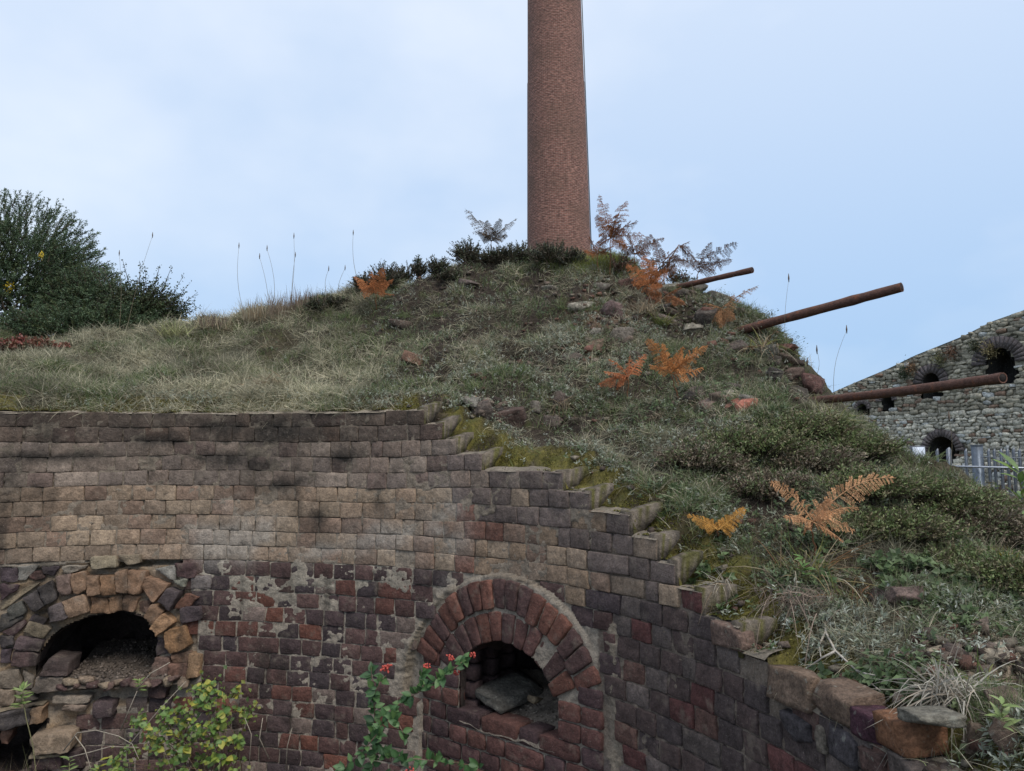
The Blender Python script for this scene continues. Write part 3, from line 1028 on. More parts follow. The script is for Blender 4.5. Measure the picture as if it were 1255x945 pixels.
# ================================================================ MOUND / TERRAIN
ctrl = []
def cp(px, py, Y):
    ctrl.append(tuple(at(px, py, Y)))
for v in [(0, 460, 5.3), (0, 430, 6.6), (0, 418, 7.4), (100, 460, 5.4), (100, 418, 7.2), (220, 450, 5.5), (240, 402, 7.0), (330, 440, 5.5), (340, 385, 6.8),
          (450, 460, 4.9), (450, 400, 5.8), (450, 366, 6.5), (530, 440, 4.9), (560, 380, 5.6), (560, 336, 6.4), (610, 470, 4.5), (650, 400, 5.3), (650, 325, 6.3), (720, 325, 6.2),
          (780, 335, 6.0), (700, 460, 4.55), (760, 400, 5.1), (770, 470, 4.45), (840, 352, 5.75), (850, 410, 5.1), (850, 470, 4.5), (900, 372, 5.4), (930, 392, 5.15), (955, 425, 4.9),
          (965, 470, 4.6), (900, 480, 4.3), (985, 490, 4.35), (1015, 503, 4.15), (1060, 530, 3.95), (1120, 562, 3.75), (1190, 600, 3.55), (1255, 645, 3.3), (1320, 700, 3.0),
          (800, 530, 3.95), (870, 540, 3.75), (900, 600, 3.3), (960, 540, 3.75), (1000, 600, 3.35), (1100, 620, 3.2), (1200, 680, 2.9),
          (880, 690, 2.82), (960, 690, 2.75), (1050, 700, 2.65), (1150, 720, 2.6), (1255, 740, 2.5), (960, 760, 2.45), (1060, 780, 2.3), (1160, 790, 2.15), (1255, 800, 2.1),
          (1130, 840, 1.93), (1200, 850, 1.8), (1255, 870, 1.7), (1170, 900, 1.62), (1230, 940, 1.5), (650, 530, 4.05), (720, 555, 3.75)]:
    cp(*v)
for s in np.arange(-.6, 6.4, .3):
    p = W(s, 0, -.28)
    ctrl.append((p[0], p[1], float(step_top(s)) + (.12 if s < 2.7 else .10)))
for x, y, z in [(-5.3, 9, 1.1), (-3, 9, 1.2), (-1, 8.5, 1.35), (.6, 8, 1.4), (-8, 7, .9), (-8, 10, .8), (1.6, 7.2, .9), (2.4, 6.2, .2), (2.6, 5.2, -.5), (3.0, 6.5, -.9), (3.0, 4.6, -.9), (3.6, 5.5, -1.3),
                (3.3, 3.6, -.95), (4.2, 4.2, -1.5), (2.9, 2.6, -.75), (3.9, 3.0, -1.35), (2.3, 1.6, -.8), (3.2, 1.4, -1.3), (1.7, .8, -.9), (2.6, .5, -1.4), (1.3, .2, -1.2), (-6, 5.5, .7), (-5, 3.5, .45), (-6.5, 3, .5),
                (2.5, 9, -.6), (0, 11, .4), (-4, 12, .3), (-9, 4, .4), (5, 6, -1.5), (4, 8, -1.5), (2, 12, -1.2)]:
    ctrl.append((x, y, z))
ctrl = np.array(ctrl)
def tps_k(r2):
    return .5 * r2 * np.log(r2 + 1e-9)
nC = len(ctrl)
d2 = ((ctrl[:, None, :2] - ctrl[None, :, :2]) ** 2).sum(-1)
K = tps_k(d2) + np.eye(nC) * .01
Pm = np.concatenate([np.ones((nC, 1)), ctrl[:, :2]], 1)
Mx = np.block([[K, Pm], [Pm.T, np.zeros((3, 3))]])
sol = np.linalg.solve(Mx, np.concatenate([ctrl[:, 2], np.zeros(3)]))
def tps(x, y):
    x, y = np.asarray(x, float), np.asarray(y, float)
    r = sol[nC] + sol[nC + 1] * x + sol[nC + 2] * y
    for i in range(nC):
        r = r + sol[i] * tps_k((x - ctrl[i, 0]) ** 2 + (y - ctrl[i, 1]) ** 2)
    return r
GZ = -1.53
# coarse cache of the spline (fast lookups)
gx0, gy0, gh = -13.0, -3.0, .08
gnx, gny = int(22 / gh), int(22 / gh)
GX, GY = np.meshgrid(gx0 + np.arange(gnx) * gh, gy0 + np.arange(gny) * gh, indexing='ij')
GT = tps(GX, GY)
rc_ = np.hypot(GX - CX, GY - CY)
GT = mix(GT[..., None], np.full(GT.shape + (1,), GZ - .2), sstep(rc_, 9.3, 12.3))[..., 0]
def tcache(x, y):
    u = np.clip((x - gx0) / gh, 0, gnx - 2)
    v = np.clip((y - gy0) / gh, 0, gny - 2)
    i, j = np.floor(u).astype(int), np.floor(v).astype(int)
    fu, fv = u - i, v - j
    return GT[i, j] * (1 - fu) * (1 - fv) + GT[i + 1, j] * fu * (1 - fv) + GT[i, j + 1] * (1 - fu) * fv + GT[i + 1, j + 1] * fu * fv
def terr(x, y):
    x, y = np.asarray(x, float), np.asarray(y, float)
    r = np.hypot(x - CX, y - CY)
    th = np.arctan2(y - CY, x - CX)
    s = th * R0
    d = r - R0
    z = tcache(x, y)
    am = sstep(d, .05, .4)
    z = z + am * (.09 * fbm(x * 1.6, y * 1.6, 0, 91, 3) + .13 * fbm(x * 3.6, y * 3.6, 0, 92, 4) + .05 * (.5 - np.abs(fbm(x * 7, y * 7, 0, 95, 3)) * 2)) + .012 * fbm(x * 18, y * 18, 0, 93, 3)
    zs = step_top(s) + .002 + 4.2 * np.clip(d - .01, 0, .15) ** 2 + .5 * np.clip(d - .16, 0, 1) + .02 * fbm(x * 11, y * 11, 1, 96, 3) * sstep(d, .02, .06) + .012 * fbm(x * 22, y * 22, 0, 94, 2)
    b = sstep(d, .10, .36)
    return zs * (1 - b) + z * b
def hit(px, py, y0=1.2, y1=14.0):
    """where the line of sight through a point of the photograph meets the mound"""
    d = ray(px, py)
    ys = np.arange(y0, y1, .01)
    P = d[None] * (ys / d[1])[:, None]
    r = np.hypot(P[:, 0] - CX, P[:, 1] - CY)
    ok = (r > R0 + .03) & (P[:, 2] < terr(P[:, 0], P[:, 1]))
    if not ok.any():
        # above the skyline: nearest approach to the mound
        gap = np.where((r > R0 + .03) & (ys > 3), P[:, 2] - terr(P[:, 0], P[:, 1]), 99)
        i = int(np.argmin(gap))
        return np.array((P[i, 0], P[i, 1], float(terr(P[i, 0], P[i, 1]))))
    i = int(np.argmax(ok))
    return np.array((P[i, 0], P[i, 1], float(terr(P[i, 0], P[i, 1]))))

th = np.arange(math.radians(-28), math.radians(142), .0042)
rr = R0 + .012 + np.concatenate([np.arange(0, .5, .012), .5 + np.cumsum(.0135 * 1.0115 ** np.arange(205))])
rr = rr[rr < R0 + 10.6]
TH, RR = np.meshgrid(th, rr, indexing='ij')
X, Y = CX + RR * np.cos(TH), CY + RR * np.sin(TH)
Z = terr(X, Y)
dd = RR - R0
nA = fbm(X * 2.2, Y * 2.2, 0, 101, 4)
mossm = (1 - sstep(dd, .12, .34)) * sstep(fbm(X * 7, Y * 7, 0, 102, 3), -.5, .1)
Ct = mix((.038, .029, .022), (.06, .052, .03), sstep(nA, -.1, .3))
Ct = mix(Ct, (.115, .10, .022), mossm * .9)
pxx, pyy, _ = proj(np.stack([X, Y, Z], -1))
bank = np.exp(-((pxx - 1185) / 105) ** 2 - ((pyy - 815) / 45) ** 2)
Ct = mix(Ct, (.25, .20, .15), np.clip(bank * 1.4, 0, 1) * (.6 + .4 * sstep(nA, -.2, .2)))
redb = np.exp(-((pxx - 745) / 40) ** 2 - ((pyy - 388) / 22) ** 2)
Ct = mix(Ct, (.15, .09, .06), np.clip(redb, 0, 1) * .8)
a = Acc()
a.add(np.stack([X, Y, Z], -1).reshape(-1, 3), gridq(*X.shape), None, Ct.reshape(-1, 3))
mound = tag(a.build('mound', M_SOIL), kind='structure')

# surrounding ground and the floor of the kiln
a = Acc()
th2 = np.linspace(0, 2 * math.pi, 97)[:-1]
r2 = np.array([2.72, 3.2, 4, 6, 9, 11, 14, 20, 30, 50, 90, 160, 300, 600, 1200])
T2, R2 = np.meshgrid(th2, r2, indexing='ij')
Xg, Yg = CX + R2 * np.cos(T2), CY + R2 * np.sin(T2)
Zg = GZ + .05 * fbm(Xg * .5, Yg * .5, 0, 5, 2) * sstep(R2, 3, 10)
Zg = np.where((T2 > math.radians(-25)) & (T2 < math.radians(139)) & (R2 < 10), -2.3, Zg)
a.add(np.stack([Xg, Yg, Zg], -1).reshape(-1, 3), gridq(96, len(r2), True), None, (.09, .085, .05))
tag(a.build('ground', M_GROUND), kind='structure')
a = Acc()
r3 = np.linspace(.02, 2.74, 40)
T3, R3 = np.meshgrid(np.linspace(0, 2 * math.pi, 121)[:-1], r3, indexing='ij')
X3, Y3 = CX + R3 * np.cos(T3), CY + R3 * np.sin(T3)
Z3 = -H + .02 * fbm(X3 * 6, Y3 * 6, 0, 7, 3)
a.add(np.stack([X3, Y3, Z3], -1).reshape(-1, 3), gridq(120, 40, True), None, (.10, .08, .06))
tag(a.build('pit_floor', M_SOIL), kind='structure')

# ================================================================ CHIMNEY
def chimney():
    m = bpy.data.materials.new('chimney_brick')
    m.use_nodes = True
    nt = m.node_tree
    bs = nt.nodes['Principled BSDF']
    bs.inputs['Roughness'].default_value = .9
    N, lk = nt.nodes.new, nt.links.new
    uv = N('ShaderNodeUVMap')
    uv.uv_map = 'UVMap'
    br = N('ShaderNodeTexBrick')
    br.inputs['Color1'].default_value = (.14, .058, .046, 1)
    br.inputs['Color2'].default_value = (.22, .100, .075, 1)
    br.inputs['Mortar'].default_value = (.26, .175, .14, 1)
    br.inputs['Scale'].default_value = 1
    br.inputs['Mortar Size'].default_value = .012
    br.inputs['Mortar Smooth'].default_value = .3
    br.inputs['Bias'].default_value = -.25
    br.inputs['Brick Width'].default_value = .235
    br.inputs['Row Height'].default_value = .085
    lk(uv.outputs[0], br.inputs['Vector'])
    mp = N('ShaderNodeMapping')
    mp.inputs['Scale'].default_value = (5, 14, 1)
    lk(uv.outputs[0], mp.inputs[0])
    n1 = N('ShaderNodeTexNoise')
    n1.inputs['Scale'].default_value = 1
    n1.inputs['Detail'].default_value = 4
    lk(mp.outputs[0], n1.inputs['Vector'])
    n2 = N('ShaderNodeTexNoise')
    n2.inputs['Scale'].default_value = .45
    n2.inputs['Detail'].default_value = 5
    lk(uv.outputs[0], n2.inputs['Vector'])
    r1 = N('ShaderNodeMapRange')
    r1.inputs['From Min'].default_value = .35
    r1.inputs['From Max'].default_value = .65
    r1.inputs['To Min'].default_value = .55
    r1.inputs['To Max'].default_value = 1.5
    lk(n1.outputs['Fac'], r1.inputs[0])
    sc_ = N('ShaderNodeVectorMath')
    sc_.operation = 'SCALE'
    lk(br.outputs['Color'], sc_.inputs[0])
    lk(r1.outputs[0], sc_.inputs['Scale'])
    mx = N('ShaderNodeMixRGB')
    mx.inputs[2].default_value = (.10, .062, .045, 1)
    r2_ = N('ShaderNodeMapRange')
    r2_.inputs['From Min'].default_value = .48
    r2_.inputs['From Max'].default_value = .72
    r2_.inputs['To Max'].default_value = .6
    lk(n2.outputs['Fac'], r2_.inputs[0])
    lk(r2_.outputs[0], mx.inputs[0])
    lk(sc_.outputs[0], mx.inputs[1])
    lk(mx.outputs[0], bs.inputs['Base Color'])
    bp = N('ShaderNodeBump')
    bp.inputs['Strength'].default_value = .6
    bp.inputs['Distance'].default_value = .02
    lk(br.outputs['Fac'], bp.inputs['Height'])
    bp.invert = True
    lk(bp.outputs[0], bs.inputs['Normal'])
    base = np.array((2.47, 38.0, GZ))
    t = thing('brick_chimney', 'tall round red brick chimney stack rising behind the mound against the sky', 'chimney', base)
    def dia(z):
        return 3.14 + (11.9 - z) * .0285
    def shaft(z0, z1, extra, name, nseg):
        zs = np.linspace(z0, z1, nseg)
        na = 96
        an = np.arange(na + 1) / na * 2 * math.pi
        Zs, An = np.meshgrid(zs, an, indexing='ij')
        rr_ = dia(Zs) / 2 + extra
        lean = -(Zs - z0g) * .0125
        V = np.stack([base[0] + .06 + lean + rr_ * np.cos(An), base[1] + rr_ * np.sin(An), Zs], -1)
        ac = Acc()
        ac.add(V.reshape(-1, 3), gridq(nseg, na + 1)[:, ::-1])
        o = ac.build(name, m, t)
        me = o.data
        uvl = me.uv_layers.new(name='UVMap')
        uvs = np.stack([An / (2 * math.pi) * 9.87, Zs], -1).reshape(-1, 2)
        vi = np.zeros(len(me.loops), np.int32)
        me.loops.foreach_get('vertex_index', vi)
        uvl.data.foreach_set('uv', uvs[vi].astype(np.float32).ravel())
        return o
    z0g = GZ
    shaft(GZ - .1, 19.6, .018, 'shaft', 60)
    shaft(19.6, 39.0, .0, 'shaft', 60)
    shaft(39.0, 40.2, .22, 'crown', 6)
    # lightning conductor tape down the right side
    ac = Acc()
    zs = np.linspace(GZ, 39, 50)
    ang = math.radians(-8)
    tube(ac, np.stack([base[0] + .06 - (zs - z0g) * .0125 + (dia(zs) / 2 + .05) * math.cos(ang), base[1] + (dia(zs) / 2 + .05) * math.sin(ang) + 0 * zs, zs], -1), .025, (.06, .065, .06), 5)
    ac.build('conductor_tape', M_GALV, t)
chimney()

# ================================================================ FAR STONE BUILDING
BA = np.array((7.6, 22.0, 0.0))
BB = np.array((12.6, 12.4, 0.0))
bdir = (BB - BA) / np.linalg.norm(BB - BA)
bn = np.array((-bdir[1], bdir[0], 0.0))
if bn @ (-BA) < 0:
    bn = -bn
blen = float(np.linalg.norm(BB - BA))
def buz(px, py):
    d = ray(px, py)
    t = (BA @ bn) / (d @ bn)
    P = d * t
    return float((P - BA) @ bdir), float(P[2])
def BW(u, z, p=0.0):
    u, z, p = np.broadcast_arrays(np.asarray(u, float), np.asarray(z, float), np.asarray(p, float))
    return BA + u[..., None] * bdir + p[..., None] * bn + np.stack([0 * u, 0 * u, z], -1)
btop = np.array([buz(*p) for p in [(985, 497), (1040, 472), (1090, 451), (1120, 436), (1180, 412), (1215, 394), (1255, 380), (1400, 318)]])
def btop_z(u):
    return np.interp(u, btop[:, 0], btop[:, 1])
bholes = [[(1208, 472), (1208, 452), (1212, 436), (1221, 427), (1232, 430), (1241, 443), (1247, 468)],
          [(1131, 489), (1131, 468), (1135, 460), (1141, 457), (1147, 461), (1151, 470), (1154, 487)],
          [(1081, 503), (1081, 491), (1086, 484), (1092, 486), (1095, 501)],
          [(1052, 512), (1052, 499), (1057, 495), (1063, 498), (1064, 510)],
          [(1140, 600), (1140, 543), (1147, 537), (1156, 535), (1165, 538), (1172, 545), (1172, 600)]]
bholes_uz = [[buz(*p) for p in h] for h in bholes]
rings = [(0, .26, .13), (1, .20, .10), (2, .13, .1), (3, .10, .1), (4, .17, .12)]
bbase = BW(blen / 2, GZ, -.4)
bt = thing('stone_building', 'grey rubble stone building with raking top and brick arched openings beyond the fence', 'building', bbase)
a = Acc()
ug = np.arange(0, blen, .07)
zg_ = np.arange(GZ - .1, 4.2, .07)
U, Zb = np.meshgrid(ug, zg_, indexing='ij')
Zc = np.minimum(Zb, btop_z(U))
keep = (Zb <= btop_z(U) + .07)
for h in bholes_uz:
    keep &= ~inpoly(U, Zb, h)
q = gridq(*U.shape)
kk = keep.ravel()
q = q[kk[q].all(1)]
nb = fbm(U * 3, Zb * 3, 0, 201, 4)
Cb = np.array((.30, .275, .215)) * (1 + .5 * nb)[..., None]
a.add(BW(U, Zc, .02 * nb - .02).reshape(-1, 3), q, None, Cb.reshape(-1, 3))
# top and back
ut = np.arange(0, blen, .15)
T0 = BW(ut, btop_z(ut), -.01)
T1 = BW(ut, btop_z(ut), -.75)
T2_ = BW(ut, GZ, -.75)
n_ = len(ut)
a.add(np.concatenate([T0, T1, T2_]), [(i, i + 1, n_ + i + 1, n_ + i) for i in range(n_ - 1)] + [(n_ + i, n_ + i + 1, 2 * n_ + i + 1, 2 * n_ + i) for i in range(n_ - 1)], None, (.10, .10, .085))
a.build('wall', M_STONE, bt)
for hi, h in enumerate(bholes_uz):     # niches behind the openings, coloured near black for the shade inside
    h2 = np.array(dens(h, .2))
    V0, V1 = BW(h2[:, 0], h2[:, 1], -.02), BW(h2[:, 0] - .0, h2[:, 1], -.6)
    n_ = len(h2)
    ac = Acc()
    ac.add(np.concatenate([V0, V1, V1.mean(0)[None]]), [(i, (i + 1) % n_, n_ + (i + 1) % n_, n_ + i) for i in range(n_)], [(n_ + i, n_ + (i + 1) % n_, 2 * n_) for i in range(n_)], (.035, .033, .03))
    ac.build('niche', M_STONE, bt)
    # brick ring of the arch
    cx_ = (h2[:, 0].min() + h2[:, 0].max()) / 2
    hw = (h2[:, 0].max() - h2[:, 0].min()) / 2
    ztop = h2[:, 1].max()
    cz_ = ztop - hw
    _, rt, _w = rings[hi]
    nbk = 17 if hi in (0, 4) else 11
    for i in range(nbk):
        a0, a1 = math.pi * (i + .08) / nbk, math.pi * (i + .92) / nbk
        rj = rnd.uniform(-.01, .015)
        pts = [(cx_ + r_ * math.cos(a_), cz_ + r_ * math.sin(a_) * (1.0)) for r_, a_ in ((hw, a0), (hw + rt + rj, a0), (hw + rt + rj, a1), (hw, a1))]
        V = np.concatenate([BW(np.array([p[0] for p in pts]), np.array([p[1] for p in pts]), pp) for pp in (.045, -.1)])
        ac = Acc()
        cb = np.array((.10, .085, .085)) * rnd.uniform(.7, 1.3)
        ac.add(V, [(0, 1, 2, 3), (0, 4, 5, 1), (1, 5, 6, 2), (2, 6, 7, 3), (3, 7, 4, 0)], None, cb)
        ac.build('brick', M_STONE, bt, V.mean(0) - bbase, smooth=False)
stones = []
z = -.9
while z < 4.1:
    rh = rnd.uniform(.05, .12)
    u = rnd.uniform(0, .2)
    while u < blen - .1:
        w = rnd.uniform(.07, .24) * (1.3 if rh > .09 else 1)
        uc, zc = u + w / 2, z + rh / 2 + .05 * float(fbm(u * .8, z, 0, 5, 2))
        if zc + rh * .4 < btop_z(uc) and not any(inpoly(uc, zc, h) for h in bholes_uz):
            ok = True
            for hi, h in enumerate(bholes_uz):
                hx = [p[0] for p in h]
                hz = [p[1] for p in h]
                c_, hw = (min(hx) + max(hx)) / 2, (max(hx) - min(hx)) / 2
                cz_ = max(hz) - hw
                if math.hypot(uc - c_, zc - cz_) < hw + rings[hi][1] and zc > cz_ - .05:
                    ok = False
            if ok:
                x, y, dep = proj(BW(uc, zc))
                vis = 980 < x < 1290 and y < 640
                stones.append((w * rh / float(dep) ** 2 if vis else 0, uc, zc, w, rh))
        u += w * rnd.uniform(.9, 1.04)
    z += rh * .9
stones.sort(reverse=True)
rest = Acc()
for i, (ar, uc, zc, w, rh) in enumerate(stones):
    single = i < 250 and ar > 0
    ac = Acc() if single else rest
    P = BW(uc, zc, .0)
    top_ = btop_z(uc) - zc
    base_c = np.array((.47, .445, .37)) if zc < 1.2 + .1 * uc * 0 and top_ > .9 else np.array((.32, .295, .23))
    c = base_c * rnd.uniform(.6, 1.35)
    if rnd.random() < .10:
        c = np.array((.45, .46, .44)) * rnd.uniform(.8, 1.1)
    if rnd.random() < .07:
        c = np.array((.22, .15, .11))
    rock_mesh(ac, P, (w * 1.12, .07 * rnd.uniform(.7, 1.4), rh * 1.22), (rnd.uniform(-.1, .1), rnd.uniform(-.16, .16), math.atan2(bdir[1], bdir[0])), c, 2, 5000 + i)
    if single:
        ac.build('stone', M_STONE, bt, P - bbase, smooth=False)
rest.build('stonework', M_STONE, bt, kind='stuff', smooth=False)
# dry plants hanging in the wall top
for i, (px, py, c, nm) in enumerate([(1168, 432, (.14, .075, .045), 'rusty brown dry plant growing on the far stone wall between its arches'), (1120, 450, (.17, .10, .05), 'brown and green plant growing on the far stone wall near its top edge'),
                                     (1155, 440, (.14, .14, .06), 'olive tuft growing over the small brick arch of the far stone wall'), (1215, 427, (.24, .2, .1), 'straw coloured plant hanging at the big brick arch of the far stone wall'),
                                     (1198, 424, (.06, .07, .035), 'dark green plant on the left shoulder of the big brick arch'), (1111, 457, (.03, .05, .02), 'small dark bush tucked in the far stone wall top, left of the brown plants')]):
    u_, z_ = buz(px, py)
    ac = Acc()
    N_ = 420
    b_ = BW(u_, z_, .05) + rng.normal(size=(N_, 3)) * (.09, .06, .09)
    leaves(ac, b_, rdir(N_) + (0, 0, -.4), rdir(N_), .05, .02, np.array(c) * rng.uniform(.5, 1.6, (N_, 1)))
    tw_ = thing('wall_plant', nm, 'plant', BW(u_, z_, .05))
    ac.build('foliage', M_LEAF, tw_, kind='stuff')

# ================================================================ FENCE AND SIGN
fx = [1149, 1163, 1184, 1212, 1219, 1227, 1235, 1242.5, 1250, 1257.5, 1265, 1272.5, 1280, 1287.5, 1295, 1303, 1311, 1320]
def fpt(px, py):
    Y_ = 11.4 - (px - 1149) * .0035
    return at(px, py, Y_)
fb = fpt(1200, 560)
fb[2] = GZ
fence = thing('metal_fence', 'grey metal palisade fence with one thick post before the stone building', 'fence', fb)
for i, x in enumerate(fx):
    tp = fpt(x, 549 + rnd.uniform(-1, 1))
    w = .035 if i != 1 else .07
    ht = tp[2]
    V = []
    for yy in (-.012, .012):
        for (xx, zz) in ((-w / 2, GZ), (w / 2, GZ), (w / 2, ht - .04), (0, ht), (-w / 2, ht - .04)):
            V.append((tp[0] + xx + rnd.uniform(-.002, .002), tp[1] + yy + (.012 if abs(xx) > 0 else 0), zz))
    ac = Acc()
    ac.add(V, [(0, 1, 6, 5), (1, 2, 7, 6), (2, 3, 8, 7), (3, 4, 9, 8), (4, 0, 5, 9), (0, 4, 2, 1), (5, 6, 7, 9)], [(4, 3, 2), (9, 7, 8)], np.array((.16, .175, .20)) * rnd.uniform(.8, 1.15))
    ac.build('pale', M_GALV, fence, np.array((tp[0], tp[1], 0)) - fb, smooth=False)
def box(ac, c0, c1, col):
    x0, y0, z0 = c0
    x1, y1, z1 = c1
    V = [(x, y, z) for x in (x0, x1) for y in (y0, y1) for z in (z0, z1)]
    ac.add(V, [(0, 1, 3, 2), (4, 6, 7, 5), (0, 4, 5, 1), (2, 3, 7, 6), (0, 2, 6, 4), (1, 5, 7, 3)], None, col)
tp = fpt(1201, 548)
ac = Acc()
box(ac, (tp[0] - .055, tp[1] + .02, GZ), (tp[0] + .055, tp[1] + .13, tp[2] + .02), (.13, .155, .19))
box(ac, (tp[0] - .062, tp[1] + .012, tp[2] + .021), (tp[0] + .062, tp[1] + .138, tp[2] + .035), (.15, .17, .2))
ac.build('post', M_GALV, fence, np.array((tp[0], tp[1], 0)) - fb, smooth=False)
for yy, r_ in ((571, .016), (612, .016)):
    ac = Acc()
    p0, p1 = fpt(1140, yy), fpt(1320, yy + 4)
    tube(ac, [p0 - (0, .03, 0), (p0 + p1) / 2 - (0, .03, 0), p1 - (0, .03, 0)], r_, (.42, .45, .5), 4)
    ac.build('rail', M_GALV, fence)
ac = Acc()
p0, p1 = fpt(1200, 560), fpt(1320, 561)
tube(ac, [p0 - (0, .03, 0), (p0 + p1) / 2 - (0, .03, .01), p1 - (0, .03, 0)], .004, (.35, .37, .4), 4)
ac.build('wire', M_GALV, fence)
s0, s1 = at(1118, 548, 11.8), at(1133.5, 566, 11.8)
sb = np.array(((s0[0] + s1[0]) / 2, 11.8, GZ))
sg_t = thing('notice_board', 'small white notice board on a dark post standing by the far doorway', 'sign', sb)
ac = Acc()
box(ac, (s0[0], 11.78, s1[2]), (s1[0], 11.80, s0[2]), (.62, .68, .78))
ac.build('board', M_SIGN, sg_t, smooth=False)
ac = Acc()
box(ac, (s0[0] - .02, 11.803, s1[2] - .02), (s1[0] + .02, 11.83, s0[2] + .02), (.1, .11, .13))
ac.build('frame', M_SIGN, sg_t, smooth=False)
ac = Acc()
box(ac, (sb[0] - .03, 11.833, GZ), (sb[0] + .03, 11.88, s0[2]), (.08, .085, .09))
ac.build('post', M_SIGN, sg_t, smooth=False)

# ================================================================ RUSTED BARS
def bar(p0, y0, p1, y1, rad, label, sag=0.0):
    A0, A1_ = at(*p0, y0), at(*p1, y1)
    dr = (A1_ - A0) / np.linalg.norm(A1_ - A0)
    A0 = A0 - dr * .5
    t = np.linspace(0, 1, 24)
    pts = A0 + (A1_ - A0) * t[:, None] + np.stack([0 * t, 0 * t, -sag * 4 * t * (1 - t)], -1)
    th_ = thing('rusty_bar', label, 'metal bar', (A0 + A1_) / 2, 'rusty bars sticking out of the mound')
    ac = Acc()
    tube(ac, pts, rad * (1 + .05 * rng.normal(size=24)), np.array((.105, .052, .038)), 14, cap=False)
    ac.build('pipe', M_RUST, th_)
    ac = Acc()
    tube(ac, [A1_ - dr * .001, A1_ - dr * .10], rad * .78, (.02, .014, .012), 14, cap=True)  # capped near-black plug, the shade of the bore put into its colour
    tube(ac, [A1_ + dr * .0005, A1_ + dr * .0015], [rad * .98, rad * .99], (.12, .06, .045), 14, cap=False)
    an = np.arange(15) / 14 * 2 * math.pi
    ref = np.cross(dr, (0, 0, 1.0))
    ref /= np.linalg.norm(ref)
    r2v = np.cross(dr, ref)
    ringv = lambda r_: A1_ + r_ * (np.cos(an)[:, None] * ref + np.sin(an)[:, None] * r2v)
    V = np.concatenate([ringv(rad * .78), ringv(rad)])
    ac.add(V, [(i, i + 1, 16 + i, 15 + i) for i in range(14)], None, (.14, .07, .05))
    ac.build('dark_bore_end', M_RUST, th_)
bar((838, 350), 5.75, (922, 331), 5.3, .021, 'shortest and highest rusty bar, jutting from the mound top under dry ferns')
bar((897, 408), 5.0, (1105, 352), 4.2, .0275, 'long rusty bar slanting up against the sky in the middle of the three')
bar((1012, 488), 4.25, (1229, 463), 3.1, .0225, 'lowest rusty bar, crossing in front of the far stone building', .01)

